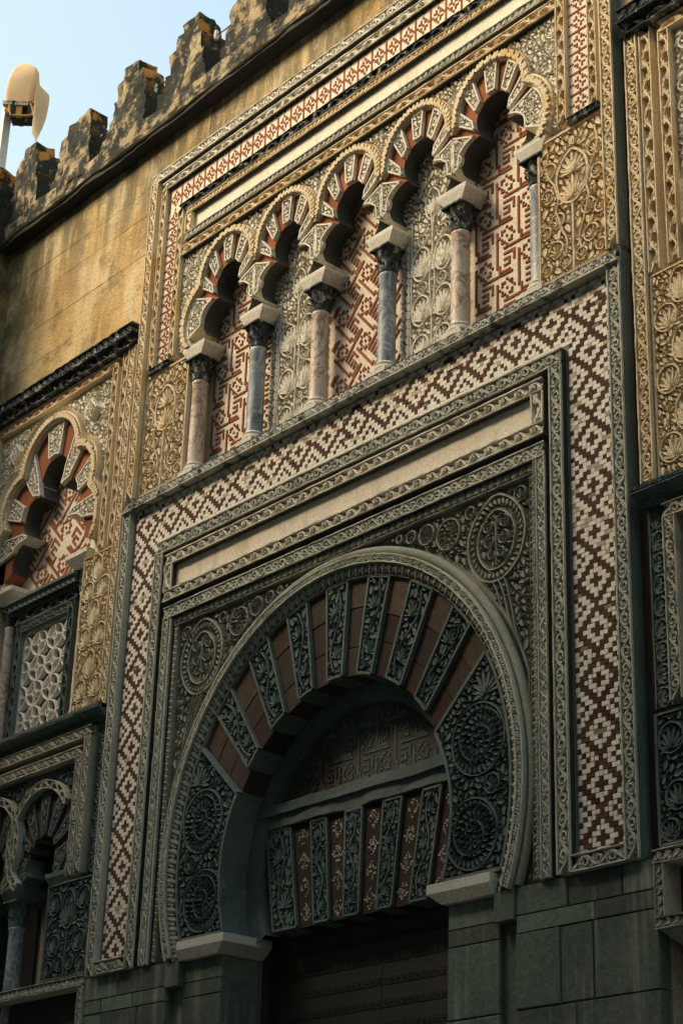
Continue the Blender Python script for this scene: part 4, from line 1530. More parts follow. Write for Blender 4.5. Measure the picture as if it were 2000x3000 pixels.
mb.build('arcade_backing', 'grey', arc_t)

# ------------------------------------------------------------------ columns
def column(cx, shaft, label, group, cy=.128, zb=7.873, zc=8.735, zt=9.05, rad=.066, capmat='crust', wi=.145, parent_name='marble_column', impost=True):
    t = thing(parent_name, label, 'column', (cx, cy, zb), group)
    MB().box(cx - rad * 1.45, cx + rad * 1.45, cy - rad * 1.45, cy + rad * 1.1, zb, zb + .05).lathe(
        [(rad * 1.38, zb + .05), (rad * 1.44, zb + .065), (rad * 1.36, zb + .082), (rad * 1.14, zb + .095), (rad * 1.22, zb + .11), (rad * 1.06, zb + .125), (rad * .9, zb + .13)], cx, cy, 20).build('base', 'impost', t, smooth=False)
    MB().lathe([(rad * 1.06, zb + .125), (rad, zb + .15), (rad * .99, (zb + zc) / 2), (rad * .94, zc - .05), (rad * 1.04, zc - .03), (rad * 1.04, zc - .012), (rad * .9, zc)], cx, cy, 24).build('shaft', shaft, t, smooth=True)
    vb = MB(); h = .195
    vb.lathe([(rad * .9, zc - .005), (rad * .95, zc + h * .4), (rad * 1.15, zc + h * .75), (rad * 1.5, zc + h)], cx, cy, 16)
    for row, (z0, n, r0, hh, out) in enumerate(((zc, 8, rad * .98, h * .45, .028), (zc + h * .33, 8, rad * 1.02, h * .45, .034), (zc + h * .62, 4, rad * 1.1, h * .36, .055))):
        for k in range(n):
            a = 2 * np.pi * (k + .5 * (row % 2)) / n + (np.pi / 4 if row == 2 else 0)
            w = rad * .42 if row < 2 else rad * .36
            G = []
            for u in np.linspace(0, 1, 5):
                r = r0 + out * u ** 2.2
                zz = z0 + hh * (u if u < .95 else .86)
                ww = w * (1 - .45 * u)
                row_ = []
                for v in (-1, -.4, .4, 1):
                    rr_ = r + (.008 if abs(v) < .5 else 0)
                    row_.append((cx + rr_ * math.cos(a) - v * ww * math.sin(a), cy + rr_ * math.sin(a) + v * ww * math.cos(a), zz))
                G.append(row_)
            vb.grid(np.array(G))
    vb.box(cx - rad * 1.5, cx + rad * 1.5, cy - rad * 1.5, cy + rad * 1.1, zc + h - .012, zc + h + .002)
    vb.build('capital', capmat, t)
    if impost:
        z0 = zc + h
        MB().frustum((cx - .08, cx + .08, cy - .075, .25), (cx - wi, cx + wi, .034, .25), z0 + .002, zt - .03).box(cx - wi, cx + wi, .034, .25, zt - .03, zt).build('impost_block', 'impost', t)
    return t
for i in range(6):
    cx = -1.8875 + i * PITCH
    if i in (0, 2, 4):
        column(cx, 'pinkmarble', 'pink marble column with dark leafy capital under the trefoil arches', 'pink arcade columns')
    elif i in (1, 3):
        column(cx, 'bluemarble', 'blue grey veined marble column with dark leafy capital under the trefoil arches', 'blue grey arcade columns')
    else:
        column(cx, 'bluemarble', 'blue grey column tucked behind the carved panel edge next to key fret inlay', None)

# ------------------------------------------------------------------ side bays (mirror images of each other)
def side_bay(sg, label):
    t = thing('side_portal', label, 'portal', (sg * 4.03, .1, 3.4))
    f = sg < 0
    XC = 4.03
    Yb = .06
    def mir(x):
        return 2 * XC - x
    B_ = lambda name, mat, mb, **k: mb.build(name, mat, t, flip=f, **k)
    # body behind
    mb = MB()
    mb.box(2.735, 3.33, .21, .44, 4.1, 9.45); mb.box(mir(3.33), mir(2.735), .21, .44, 4.1, 9.45)
    mb.box(XC - .74, XC + .74, .30, .44, 7.27, 9.45)
    for s in (-1, 1):
        a, b = sorted((XC + s * .58, XC + s * .74)); mb.box(a, b, .30, .44, 5.9, 7.3)
    mb.box(XC - .9, XC + .9, .30, .44, 5.7, 6.12)
    B_('bay_body', 'grey', mb)
    mb = MB(); mb.box(2.668, 2.74, .095, .43, 4.0, 9.5); B_('brick_strip', 'darkred', mb)
    # top cornice, crusted
    mb = MB()
    band(mb, 'leafrow', 2.735, 9.49, mir(2.735), 9.49, .105, -.03, .035, .3, rail=.05)
    band(mb, 'vine', 2.735, 9.40, mir(2.735), 9.40, .085, .0, .03, .3, rail=.05)
    B_('crusted_cornice', 'crust', mb)
    mb = MB(); band(mb, 'scroll', 2.742, 6.20, 2.742, 9.395, .098, .03, .024, side=-1); B_('scroll_border', 'tan', mb)
    mb = MB(); band(mb, 'scroll', mir(2.742), 6.20, mir(2.742), 9.395, .098, .03, .024); B_('scroll_border', 'tan', mb)
    for xa, top, w in ((2.852, 9.398, .09), (3.005, 9.30, .085)):
        mb = MB(); band(mb, 'vine', xa, 7.61, xa, top, w, .045, .022, side=-1); B_('vine_border', 'tan', mb)
        mb = MB(); band(mb, 'vine', mir(xa), 7.61, mir(xa), top, w, .045, .022); B_('vine_border', 'tan', mb)
        if xa > 3:
            mb = MB(); band(mb, 'vine', xa, 9.30, mir(xa), 9.30, .085, .044, .022); B_('vine_border', 'tan', mb)
    # arch field
    mb = MB()
    IN = [(0, 8.62, .205), (-.27, 8.32, .187), (.27, 8.32, .187), (-.40, 7.93, .19), (.40, 7.93, .19)]
    OU = [(0, 8.72, .425), (-.42, 8.44, .285), (.42, 8.44, .285), (-.50, 8.0, .33), (.50, 8.0, .33)]
    AR = [(0, 8.72, .53), (-.42, 8.44, .405), (.42, 8.44, .405), (-.50, 8.0, .43), (.50, 8.0, .43)]
    OZ = 8.15
    n_s = 15
    d = 15.5
    lo = 90 - d * n_s / 2
    sect = [(lo + d * i, lo + d * (i + 1), i % 2 == 1) for i in range(n_s)]
    lim = (XC - .905, XC + .905)
    o, fi, fo, fa, clip, pt = arch_set(t, XC, OZ, IN, OU, AR, sect, lim, .115, .29, .9, 9.28, 700, ('cream', 'redbrick'), 7.70, flip=f)
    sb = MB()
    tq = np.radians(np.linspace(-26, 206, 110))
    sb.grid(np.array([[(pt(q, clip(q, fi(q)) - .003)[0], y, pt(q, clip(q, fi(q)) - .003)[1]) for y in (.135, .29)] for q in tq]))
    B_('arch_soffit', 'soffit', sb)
    ts = np.radians(np.linspace(-26, 206, 110))
    inr = np.array([pt(q, clip(q, fo(q) - .004)) for q in ts])
    out = np.array([pt(q, max(clip(q, fa(q)), clip(q, fo(q)) + .012)) for q in ts])
    vb = MB()
    G = np.zeros((len(ts), 6, 3))
    for j, (k, y) in enumerate(((0, .28), (0, .07), (.12, .06), (.72, .06), (1, .035), (1, .14))):
        P = inr + (out - inr) * k
        G[:, j, 0], G[:, j, 1], G[:, j, 2] = P[:, 0], y, P[:, 1]
    vb.grid(G)
    L = np.concatenate([[0], np.cumsum(np.linalg.norm(np.diff((inr + out) / 2, axis=0), axis=1))])
    n = int(L[-1] / .038)
    for k in range(n):
        i = min(np.searchsorted(L, (k + .5) / n * L[-1]), len(L) - 2)
        a, b = inr[i], out[i]
        wd = np.linalg.norm(b - a)
        dr = (b - a) / wd
        an = math.atan2(dr[1], dr[0])
        for off, ll, q0 in ((-.6, .6, .08), (.5, .42, .12)):
            q = a + dr * wd * q0
            V, Q = leaf(q[0], q[1], an + off, wd * ll, .011, .5, .018)
            vb.add(np.stack([V[:, 0], .062 - V[:, 2], V[:, 1]], 1), Q)
    B_('archivolt', 'tan', vb)
    # spandrel relief
    vb = MB()
    def ins(X, Z):
        ok = (X > 3.10) & (X < mir(3.10)) & (Z < 9.27) & (Z > 7.66) & ((np.abs(X - XC) > .6) | (Z > 8.8))
        for a, b, r in AR:
            ok &= (X - XC - a) ** 2 + (Z - b) ** 2 > (r + .01) ** 2
        return ok
    vb.box(3.09, 3.33, .123, .29, 7.62, 9.31); vb.box(mir(3.33), mir(3.09), .123, .29, 7.62, 9.31); 
    for q0, q1 in zip(np.radians(np.arange(20, 160, 5)), np.radians(np.arange(25, 165, 5))):
        def rc(q):
            dd = (9.30 - OZ) / math.sin(q)
            return min(dd, abs(.70 / max(1e-6, abs(math.cos(q)))))
        P = [pt(q0, fo(q0) + .01), pt(q0, max(rc(q0), fo(q0) + .011)), pt(q1, max(rc(q1), fo(q1) + .011)), pt(q1, fo(q1) + .01)]
        vb.add([(p[0], .124, p[1]) for p in P], [(0, 1, 2, 3)])
    rl = Relief(vb, .124, (3.1, mir(3.1), 7.65, 9.28), ins, .046)
    for s in (-1, 1):
        vb.prism([(XC + s * .615 + a, 9.03 + b) for a, b in ((-.10, 0), (0, -.11), (.10, 0), (0, .11))], .045, .11)
        rl2 = Relief(vb, .045, (XC + s * .615 - .1, XC + s * .615 + .1, 8.92, 9.14), poly_in([(XC + s * .615 + a, 9.03 + b) for a, b in ((-.09, 0), (0, -.1), (.09, 0), (0, .1))]), .016, .004)
        rl2.rosette(XC + s * .615, 9.03, .065, ((.7, .5, 8),)); rl2.fill(3, (.03, .022), 200)
        rl.mark(np.array([(XC + s * .615 + u, 9.03 + v) for u in np.arange(-.11, .11, .004) for v in np.arange(-.11, .11, .004)]))
        for dx, z, r in ((.83, 9.17, .06), (.86, 8.85, .05), (.50, 9.20, .045), (.87, 8.70, .045)):
            rl.ring(XC + s * dx, z, r, .007); rl.palmette(XC + s * dx, z - r * .7, 1.57, r * 1.3, 5)
    rl.fill(31, (.055, .04, .03, .022), 2000)
    B_('carved_spandrel', 'cream', vb)
    # tympanum with diagonal key fret
    mb = MB(); mb.box(XC - .66, XC + .66, .292, .40, 7.60, 8.9); B_('inlay_ground', 'whiteground', mb)
    Gd = fret_grid(46, 46)
    cc = .027
    c45 = math.sqrt(.5)
    star_in = star([(XC + a, b, r + .05) for a, b, r in IN], (XC, OZ))
    for (xa, za, xb, zb) in bars(Gd):
        P = []
        for u, v in ((xa, za), (xb, za), (xb, zb), (xa, zb)):
            uu, vv = (u - 23) * cc, (v - 23) * cc
            P.append((XC + (uu - vv) * c45, 8.2 + (uu + vv) * c45))
        m_ = np.mean(P, 0)
        dd = math.hypot(m_[0] - XC, m_[1] - OZ)
        if m_[1] < 7.66 or abs(m_[0] - XC) > .6 or dd > star_in(math.atan2(m_[1] - OZ, m_[0] - XC)) and m_[1] > 7.95:
            continue
        MB().prism(shrink(P, .0015), .286, .31).build('brick', 'redbrick', t, flip=f)
    # imposts of the arch
    for s in (-1, 1):
        x0 = XC + s * .60
        mb = MB(); mb.frustum((x0 - .10, x0 + .10, .11, .29), (x0 - .165, x0 + .165, .05, .29), 7.575, 7.66); mb.box(x0 - .165, x0 + .165, .05, .29, 7.66, 7.70)
        B_('impost_block', 'impost', mb)
    # window cornice and frieze
    mb = MB()
    band(mb, 'zig', XC - .52, 7.565, XC + .52, 7.565, .05, .16, .016, .13, rail=.1); B_('dentil_border', 'cream', mb)
    mb = MB()
    mb.frustum((XC - .50, XC + .50, .165, .3), (XC - .55, XC + .55, .085, .3), 7.455, 7.535); mb.box(XC - .55, XC + .55, .08, .3, 7.535, 7.562)
    band(mb, 'leafrow', XC - .54, 7.455, XC + .54, 7.455, .09, .10, .03, .2, rail=0)
    band(mb, 'vine', XC - .50, 7.355, XC + .50, 7.355, .10, .165, .024, .13)
    B_('window_cornice', 'dark', mb)
    mb = MB()
    for xa, s in ((XC + .375, -1), (XC - .375, 1)):
        band(mb, 'vine', xa, 6.13, xa, 7.35, .085, .165, .02, .14, side=s)
    band(mb, 'text', XC - .374, 7.265, XC + .374, 7.265, .085, .164, .02, .14)
    B_('window_frame', 'dark', mb)
    mb = MB()
    band(mb, 'vine', XC + .464, 6.20, XC + .464, 7.35, .12, .215, .02, .08, side=-1); band(mb, 'vine', XC - .464, 6.20, XC - .464, 7.35, .12, .215, .02, .08)
    B_('outer_window_frame', 'dark', mb)
    mb = MB(); mb.box(XC - .40, XC + .40, .42, .45, 6.1, 7.3); B_('window_back', 'void', mb)
    mb = MB()
    for s in (-1, 1):
        a, b = sorted((XC + s * .376, XC + s * .40)); mb.box(a, b, .19, .43, 6.13, 7.27)
    B_('window_jamb', 'lattice', mb)
    # vertical arabesque panels
    for mm in (False, True):
        vb = MB()
        vb.box(2.842, 3.30, .098, .30, 6.20, 7.605)
        rl = Relief(vb, .098, (2.84, 3.31, 6.19, 7.61), rect_in(2.85, 3.295, 6.205, 7.60), .046)
        rim(rl, 2.848, 3.297, 6.203, 7.602, .009)
        ax = 3.072
        for k, z in enumerate((7.45, 7.05, 6.62)):
            rl.ring(ax, z, .072, .008, .12); rl.palmette(ax, z - .10, 1.57, .18, 7, 45)
        for z in (7.27, 6.86, 6.42):
            for s in (-1, 1):
                rl.ring(ax + s * .115, z, .082, .008, .09); rl.palmette(ax + s * .10, z - .07, 1.57 + .15 * s, .135, 7, 75)
        rl.palmette(ax, 6.23, 1.57, .12, 7, 80)
        rl.fill(44, (.048, .036, .028, .02), 2200, axis=ax, flow=lambda x, z: 1.2)
        if mm:
            V = np.concatenate(vb.v); V[:, 0] = 2 * XC - V[:, 0]; vb.v = [V]
        B_('arabesque_panel', 'tan' if not mm else 'tan', vb)
    # middle cornice
    mb = MB()
    mb.frustum((2.735, mir(2.735), .04, .3), (2.72, mir(2.72), -.03, .3), 6.095, 6.16); mb.box(2.72, mir(2.72), -.035, .3, 6.16, 6.195)
    band(mb, 'leafrow', 2.735, 6.10, mir(2.735), 6.10, .06, .0, .03, .2, rail=0)
    band(mb, 'zig', 2.72, 6.158, mir(2.72), 6.158, .04, -.05, .018, .1, rail=.1)
    B_('middle_cornice', 'dark', mb)
    # lower register
    for s in (0, 1):
        mb = MB()
        if s == 0:
            band(mb, 'roundel', 2.75, 4.90, 2.75, 6.09, .125, .075, .024, side=-1)
        else:
            band(mb, 'roundel', mir(2.75), 4.90, mir(2.75), 6.09, .125, .075, .024)
        B_('roundel_strip', 'dark', mb)
    for xa, top, w, Y in ((2.895, 5.985, .088, .02), (3.045, 5.855, .083, .045)):
        mb = MB()
        band(mb, 'scroll', xa, 4.907, xa, top, w, Y, .022, .14, side=-1); B_('scroll_border', 'grey', mb); mb = MB()
        band(mb, 'scroll', mir(xa), 4.907, mir(xa), top, w, Y, .022, .14); B_('scroll_border', 'grey', mb); mb = MB()
        band(mb, 'scroll', xa, top, mir(xa), top, w, Y + .002, .022, .14)
        B_('scroll_border', 'grey', mb)
    vb = MB()
    ring_c = (XC - .385, XC + .385)
    AZ = 5.30
    # field with two horseshoe arches
    def ins2(X, Z):
        ok = (X > 3.14) & (X < mir(3.14)) & (Z < 5.84) & (Z > 4.95)
        for c in ring_c:
            ok &= (X - c) ** 2 + (Z - AZ) ** 2 > .485 ** 2
        return ok
    pz = lambda c, r, q: (c + r * math.cos(q), AZ + r * math.sin(q))
    vb.box(3.128, mir(3.128), .145, .20, 4.9, 5.86) if False else None
    rl = Relief(vb, .138, (3.13, mir(3.13), 4.9, 5.86), ins2, .042)
    for s in (-1, 1):
        rl.ring(XC + s * .78, 5.72, .05, .006); rl.palmette(XC + s * .78, 5.68, 1.57, .07, 5)
    rl.ring(XC, 5.74, .05, .006); rl.palmette(XC, 5.70, 1.57, .07, 5)
    rl.fill(52, (.06, .045, .03), 1600)
    # ground: fan between arches and frame
    for c, xl, xr in ((ring_c[0], 3.128, XC), (ring_c[1], XC, mir(3.128))):
        for q0 in np.arange(-40, 220, 5):
            Q4 = []
            for q, which in ((q0, 0), (q0, 1), (q0 + 5, 1), (q0 + 5, 0)):
                r_ = math.radians(q)
                dd = 9.0
                if math.cos(r_) > 1e-6: dd = min(dd, (xr - c) / math.cos(r_))
                if math.cos(r_) < -1e-6: dd = min(dd, (xl - c) / math.cos(r_))
                if math.sin(r_) > 1e-6: dd = min(dd, (5.86 - AZ) / math.sin(r_))
                if math.sin(r_) < -1e-6: dd = min(dd, (4.9 - AZ) / math.sin(r_))
                Q4.append(pz(c, min(.41, dd) if which == 0 else max(dd, min(.41, dd)), r_))
            vb.add([(p[0], .138, p[1]) for p in Q4], [(0, 1, 2, 3)])
    B_('carved_field', 'dark', vb)
    for c in ring_c:
        a0 = -math.radians(52); mb = MB()
        lim0 = math.acos(min(1, .383 / .45))
        a_l, a_r = (math.pi - lim0, a0) if c < XC else (math.pi - a0, lim0)
        if c < XC:
            arcband(mb, 'vine', c, AZ, .405, .475, a0, math.pi - lim0, .075, .02, .10, seg=50)
        else:
            arcband(mb, 'vine', c, AZ, .405, .475, lim0, math.pi - a0, .075, .02, .10, seg=50)
        B_('archivolt', 'grey', mb)
        # voussoir disc with a horseshoe opening
        oz, orad = 5.13, .205
        d2 = 14.0
        for i in range(17):
            q0, q1 = -29 + i * d2, -29 + (i + 1) * d2
            carved = i in (0, 1, 2, 4, 6, 8, 10, 12, 14, 15, 16)
            pi_, po_ = [], []
            for q in np.radians(np.linspace(q0, q1, 4)):
                pi_.append((c + orad * math.cos(q), oz + orad * math.sin(q)))
                dd = ray_circle((c, oz), q, (c, AZ), .41)
                p = (c + dd * math.cos(q), oz + dd * math.sin(q))
                if c < XC and p[0] > XC: p = (XC, p[1])
                if c > XC and p[0] < XC: p = (XC, p[1])
                po_.append(p)
            poly = po_ + pi_[::-1]
            vb = MB(); vb.prism(poly, .135 if carved else .145, .30)
            if carved:
                sp2 = shrink(poly, .012)
                outline(vb, .135, sp2, .005, .014)
                xs, zz = [p[0] for p in sp2], [p[1] for p in sp2]
                rl = Relief(vb, .135, (min(xs), max(xs), min(zz), max(zz)), poly_in(sp2), .018)
                rl.fill(i, (.06, .04, .028), 250)
            B_('carved_voussoir' if carved else 'brick_voussoir', 'dark' if carved else 'darkred', vb)
        mb = MB(); mb.box(c - .3, c + .3, .43, .45, 3.6, 5.4); B_('niche_back', 'void', mb)
    for c, hw in ((3.30, .18), (XC, .13), (mir(3.30), .18)):
        mb = MB(); mb.frustum((c - hw * .8, c + hw * .8, .12, .43), (c - hw, c + hw, .08, .43), 4.87, 4.95); mb.box(c - hw, c + hw, .08, .43, 4.95, 4.985)
        B_('impost_block', 'dark', mb)
    # lower panels
    for mm in (False, True):
        vb = MB(); vb.box(2.74, 3.38, .105, .43, 4.13, 4.885)
        rl = Relief(vb, .105, (2.74, 3.38, 4.13, 4.89), rect_in(2.745, 3.375, 4.135, 4.88), .050)
        rim(rl, 2.745, 3.375, 4.135, 4.88, .012)
        ax = 3.06
        rl.stem(np.stack([np.full(8, ax), np.linspace(4.16, 4.5, 8)], 1), .010)
        rl.pointed(ax, 4.66, .09, .15, .010); rl.palmette(ax, 4.54, 1.57, .18, 9, 80)
        for s in (-1, 1):
            for x, z, r in ((.20, 4.72, .085), (.17, 4.40, .08), (.23, 4.22, .06), (.07, 4.25, .055)):
                rl.ring(ax + s * x, z, r, .008); rl.palmette(ax + s * x, z - r * .7, 1.57 - .2 * s, r * 1.45, 7, 80)
        rl.fill(66, (.06, .045, .033, .024), 1600, axis=ax)
        if mm:
            V = np.concatenate(vb.v); V[:, 0] = 2 * XC - V[:, 0]; vb.v = [V]
        B_('arabesque_panel', 'dark', vb)
    mb = MB()
    band(mb, 'leafrow', 2.72, 4.045, mir(2.72), 4.045, .075, .03, .024, .25)
    band(mb, 'leafrow', 2.72, 3.70, mir(2.72), 3.70, .065, .03, .024, .25)
    band(mb, 'leafrow', 2.725, 3.765, 2.725, 4.043, .065, .032, .024, .25, side=-1)
    band(mb, 'leafrow', mir(2.725), 3.765, mir(2.725), 4.043, .065, .032, .024, .25)
    mb.frustum((2.85, mir(2.85), .2, .43), (2.735, mir(2.735), .06, .43), 3.58, 3.698)
    B_('base_border', 'grey', mb)
    mb = MB(); mb.box(2.76, mir(2.76), .17, .43, 3.70, 4.10); B_('base_panel', 'void', mb)
    # plain stone below
    r2 = random.Random(17 + sg)
    z = 0.0
    while z < 3.5:
        z2 = min(z + .5, 3.575)
        x = 2.745
        while x < mir(2.745) - .05:
            x2 = min(x + r2.choice((.5, .7, .85)), mir(2.745))
            a, b = sorted((sg * x, sg * x2))
            block('stone_block', a + .002, b - .002, z + .002, z2 - .002, .22, .43, 'ashlar', t, .005)
            x = x2
        z = z2
    return t

bayL = side_bay(-1, 'carved side bay with a lobed arch above a latticed window beside the ochre wall')
bayR = side_bay(1, 'carved side bay with roundel panels next to a dark red brick strip')

# small columns of the side bays
for sg, nm in ((-1, 'next to the latticed window'), (1, 'behind the roundel panel')):
    for s in (-1, 1):
        column(sg * (4.03 + s * .60), 'pinkmarble', 'slim pink column ' + nm + ' below the lobed arch', 'slim columns %s' % nm, cy=.185, zb=6.20, zc=7.375, zt=7.6, rad=.05, parent_name='slim_column', impost=False)
for sg, nm in ((-1, 'below the latticed window'), (1, 'below the roundel panels')):
    column(sg * 4.03, 'bluemarble', 'dark column between the twin horseshoe arches ' + nm, None, cy=.20, zb=3.77, zc=4.67, zt=4.9, rad=.065, capmat='dark', parent_name='dark_column', impost=False)

# ------------------------------------------------------------------ window lattice
def lattice(xc, label):
    t = thing('window_lattice', label, 'lattice', (xc, .26, 6.13))
    Y0, Y1 = .205, .25
    x0, x1, z0, z1 = xc - .376, xc + .376, 6.13, 7.27
    def bar(pts, w, name):
        P = np.asarray(pts, float)
        P = P[(P[:, 0] > x0 - .01) & (P[:, 0] < x1 + .01) & (P[:, 1] > z0 - .01) & (P[:, 1] < z1 + .01)]
        if len(P) < 2:
            return
        T = np.gradient(P, axis=0); T /= np.linalg.norm(T, axis=1, keepdims=True) + 1e-9
        N = np.stack([-T[:, 1], T[:, 0]], 1) * w
        G = np.zeros((len(P), 6, 3))
        for j, (k, y) in enumerate(((-1, Y1), (-1, Y0 + .012), (-.6, Y0), (.6, Y0), (1, Y0 + .012), (1, Y1))):
            G[:, j, 0] = P[:, 0] + N[:, 0] * k; G[:, j, 1] = y; G[:, j, 2] = P[:, 1] + N[:, 1] * k
        MB().grid(G).build(name, 'lattice', t)
    px, pz = .251, .228
    for ix in range(-2, 3):
        for iz in range(-1, 7):
            cx, cz = xc + ix * px - px / 2, z0 + .08 + iz * pz
            a = np.linspace(0, 2 * np.pi, 17)
            if x0 - .06 < cx < x1 + .06 and z0 - .06 < cz < z1 + .06:
                bar(np.stack([cx + .028 * np.cos(a), cz + .031 * np.sin(a)], 1), .0072, 'node_ring')
                bar(np.stack([np.linspace(cx + .03, cx + px - .03, 8), np.full(8, cz)], 1), .0065, 'bar')
            bar(np.stack([np.full(8, cx), np.linspace(cz + .03, cz + pz - .03, 8)], 1), .0065, 'bar')
            # a circle around every node, interlacing with its neighbours
            for q in range(12):
                tt = np.linspace(q * np.pi / 6, (q + 1) * np.pi / 6, 6)
                bar(np.stack([cx + .119 * np.cos(tt), cz + .109 * np.sin(tt)], 1), .0068, 'arc')
    fr = MB()
    for a, b, c, d in ((x0, x1, z0, z0 + .02), (x0, x1, z1 - .02, z1), (x0, x0 + .02, z0 + .02, z1 - .02), (x1 - .02, x1, z0 + .02, z1 - .02)):
        fr.box(a, b, Y0 + .004, Y1, c, d)
    fr.build('lattice_frame', 'lattice', t)
lattice(-4.03, 'white stone lattice of interlaced circles in the window below the lobed arch')
lattice(4.03, 'white stone lattice set in the window behind the roundel panels')

# ------------------------------------------------------------------ buttress at the far corner
but = thing('corner_buttress', 'dark mossy square buttress projecting at the corner of the ochre wall', 'buttress', (-6.1, -.2, 0))
mb = MB(); rough_grid_box(mb, -7.4, -5.31, -1.0, .6, 0, 11.5, 14, 60, .012, 12, 12); mb.build('buttress_wall', 'ochre', but)
mb = MB(); rough_grid_box(mb, -7.5, -5.24, -1.08, .6, 11.5, 11.58, 16, 3, .012, 13, 12); mb.build('buttress_cornice', 'parapet', but)
mb = MB(); rough_grid_box(mb, -7.4, -5.30, -1.0, .6, 11.57, 11.95, 16, 6, .03, 14, 12); mb.build('buttress_parapet', 'parapet', but)
for (bx, by) in ((-5.62, -.72), (-5.62, .05), (-6.4, -.72)):
    mb = MB()
    for i, (hw, z0, z1) in enumerate(((.33, 11.9, 12.10), (.28, 12.08, 12.32), (.20, 12.30, 12.50))):
        rough_grid_box(mb, bx - hw * .8, bx + hw * .8, by - hw, by + hw, z0, z1, 8, 6, .034, bx * 3 + i + by, 8)
    mb.build('merlon', 'parapet', but, smooth=True)

# ------------------------------------------------------------------ covered floodlight on its mast, behind the parapet
fl = thing('covered_floodlight', 'floodlight wrapped in beige cloth on a grey mast above the crenellated wall', 'floodlight', (-6.83, .62, 12.0))
YF = .62
MB().box(-6.775, -6.70, YF - .06, YF + .03, 11.4, 14.30).build('mast', 'mastpaint', fl)
MB().box(-6.72, -6.50, YF - .04, YF + .01, 14.16, 14.22).build('mast_arm', 'mastpaint', fl)
# everything on the arm is turned towards the street: local axes along the horizontal view direction
FO = Vector((-6.47, YF + .06, 14.2))
FR = Vector((.647, .762, 0)).normalized()
FD = Vector((-.762, .647, 0)).normalized()
def fl_pt(a, b, d):
    return tuple(FO + FR * a + Vector((0, 0, 1)) * b + FD * d)
def wrinkle(p, amp):
    n = mnoise.noise_vector(Vector(p) * 4.5)
    n2 = mnoise.noise_vector(Vector(p) * 11)
    return (p[0] + n.x * amp + n2.x * amp * .35, p[1] + n.y * amp + n2.y * amp * .35, p[2] + n.z * amp * .6)
vb = MB()
prof = [(0, -.235, .085, .15), (.12, -.225, .105, .16), (.25, -.215, .118, .165), (.36, -.20, .115, .16), (.44, -.185, .085, .14), (.50, -.165, .04, .11), (.545, -.15, .0, .07), (.56, -.13, -.03, .04)]
G = []
for (b, l, r, dd) in prof:
    row = []
    for k in range(28):
        t_ = 2 * np.pi * k / 28
        c_, s_ = math.cos(t_), math.sin(t_)
        a_ = (l + r) / 2 + (r - l) / 2 * math.copysign(abs(c_) ** .28, c_)
        d_ = .05 + dd * math.copysign(abs(s_) ** .28, s_)
        row.append(wrinkle(fl_pt(a_, b + .02 * a_ / .2, d_), .026))
    G.append(row)
vb.grid(np.array(G), closed_v=True)
vb.add(G[-1], polys=[list(range(28))])
vb.build('cloth_cover', 'cloth', fl, smooth=True)
vb = MB()
G = []
for u in np.linspace(0, 1, 18):
    row = []
    b_ = .40 - u * .84
    a_in = .02 + .10 * min(1, u * 4) + .03 * max(0, u - .6)
    a_out = a_in + .012 + .105 * math.sin(math.pi * min(1, u * 1.02) ** .8)
    for v in np.linspace(0, 1, 9):
        row.append(wrinkle(fl_pt(a_in + (a_out - a_in) * v, b_ + .03 * v, -.10 + .22 * v), .014))
    G.append(row)
vb.grid(np.array(G)); vb.build('cloth_flap', 'cloth', fl, smooth=True)
def fbox(mb, a0, a1, b0, b1, d0, d1):
    V = [fl_pt(a, b, d) for b in (b0, b1) for d in (d0, d1) for a in (a0, a1)]
    return mb.add(V, [(0, 1, 3, 2), (4, 6, 7, 5), (0, 4, 5, 1), (2, 3, 7, 6), (0, 2, 6, 4), (1, 5, 7, 3)])
fbox(MB(), -.15, .10, -.17, .03, .0, .16).build('lamp_housing', 'iron', fl)
fbox(MB(), -.235, -.13, -.05, .0, -.08, -.02).build('bracket', 'mastpaint', fl)
fbox(MB(), -.14, -.10, -.18, .0, -.075, -.05).build('bracket', 'iron', fl)
fbox(MB(), .05, .085, -.16, .0, -.075, -.05).build('bracket', 'iron', fl)
fbox(MB(), -.10, .05, -.055, -.03, -.08, -.055).build('bracket', 'mastpaint', fl)
fbox(MB(), -.085, -.02, -.185, -.01, -.06, -.005).build('reflector', 'brass', fl)
mbk = MB()
mbk.tube([fl_pt(-.16, .0, -.06), fl_pt(-.155, -.12, -.08), fl_pt(-.13, -.20, -.08), fl_pt(.04, -.205, -.08), fl_pt(.10, -.18, -.07), fl_pt(.105, -.08, -.05), fl_pt(.07, -.02, -.05), fl_pt(-.02, -.005, -.05)], .013)
mbk.tube([fl_pt(.07, -.02, -.08), fl_pt(.10, -.10, -.08), fl_pt(.125, -.20, -.08)], .012)
mbk.build('yoke', 'brass', fl)
MB().tube([fl_pt(-.155, -.20, -.05), fl_pt(-.15, -.25, -.05), fl_pt(-.09, -.30, -.05), fl_pt(.0, -.325, -.05), fl_pt(.06, -.30, -.05), fl_pt(.115, -.22, -.05)], .005).build('cable', 'iron', fl)
MB().tube([fl_pt(.045, -.21, -.06), fl_pt(.045, -.28, -.06)], .018).build('junction_box', 'iron', fl)

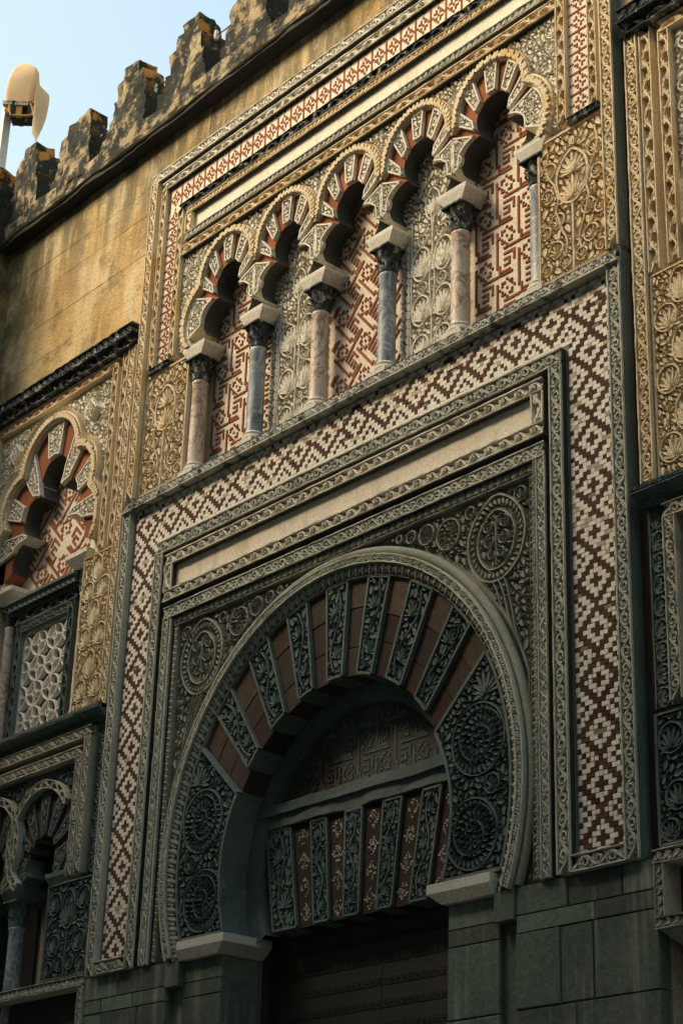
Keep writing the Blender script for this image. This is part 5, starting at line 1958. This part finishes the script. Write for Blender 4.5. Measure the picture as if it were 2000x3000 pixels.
# ------------------------------------------------------------------ bird wires strung between the merlons
for (xa, za, xb, zb, lab) in ((-3.96, 12.22, -3.50, 12.24, 'thin wire strung between two merlons near the covered floodlight'),
                              (-3.06, 12.30, -2.62, 12.33, 'thin wire strung behind the tallest worn merlon'),
                              (-2.12, 12.36, -1.70, 12.40, 'thin wire strung between two merlons above the arcade frame')):
    w = thing('bird_wire', lab, 'wire', (xa, .2, za))
    n = 10
    pts = [(xa + (xb - xa) * i / n - .1 * 0, .2, za + (zb - za) * i / n - .03 * math.sin(math.pi * i / n)) for i in range(n + 1)]
    MB().tube(pts, .006).build('strand', 'iron', w)
    MB().lathe([(.0, za - .05), (.02, za - .05), (.025, za), (.018, za + .05), (0, za + .05)], xa, .2, 8).build('insulator', 'impost', w)

# ------------------------------------------------------------------ street: ground, pavement, unseen houses across the street that shade the facade
g = MB(); g.box(-150, 150, -150, 150, -.4, 0.0); tag(g.build('ground', 'cobble'), kind='structure')
g = MB(); g.box(-40, 40, -1.6, .45, 0.004, .17); tag(g.build('pavement', 'granite'), kind='structure')
g = MB(); g.box(-40, 40, -8.9, -9.0, 0.004, .13); tag(g.build('pavement', 'granite'), kind='structure')
def house(x0, x1, h, lab, col='plaster'):  # out of view; height, distance and dark front chosen to shade the lower facade
    t = thing('unseen_town_house', lab, 'house', ((x0 + x1) / 2, -8.9, 0))
    MB().box(x0, x1, -16, -8.9, 0, h).build('wall', col, t)
    rf = MB(); rf.prism([(-16.4, h), (-9.75, h), (-13, h + 1.1)], 0, 1) if False else None
    V = [(x0, -8.5, h), (x1, -8.5, h), (x1, -13.1, h + 1.2), (x0, -13.1, h + 1.2), (x0, -16.4, h), (x1, -16.4, h)]
    rf.add(V, [(0, 1, 2, 3), (3, 2, 5, 4), (0, 4, 5, 1)], [(0, 3, 4), (1, 5, 2)])
    rf.build('roof', 'rooftile', t)
    n = int((x1 - x0) / 2.4)
    for fl_ in range(int(h / 3.2)):
        for i in range(n):
            cx = x0 + (i + .5) * (x1 - x0) / n
            zz = .9 + fl_ * 3.1
            w = MB().box(cx - .45, cx + .45, -8.89, -8.84, zz, zz + 1.5).build('window', 'woodshutter', t)
            MB().box(cx - .55, cx + .55, -8.89, -8.75, zz - .09, zz - .005).build('sill', 'granite', t)
house(-34, -20.02, 15.6, 'unseen stone fronted house far down the street facing the wall')
house(-20, -9.02, 16.2, 'unseen stone fronted house across from the lobed side arch')
house(-9, 3.98, 16.0, 'unseen stone fronted house directly across from the doorway')
house(4, 17.98, 16.6, 'unseen tall stone fronted house across from the roundel bay')
house(18, 34, 15.4, 'unseen stone fronted house up the street facing the wall')
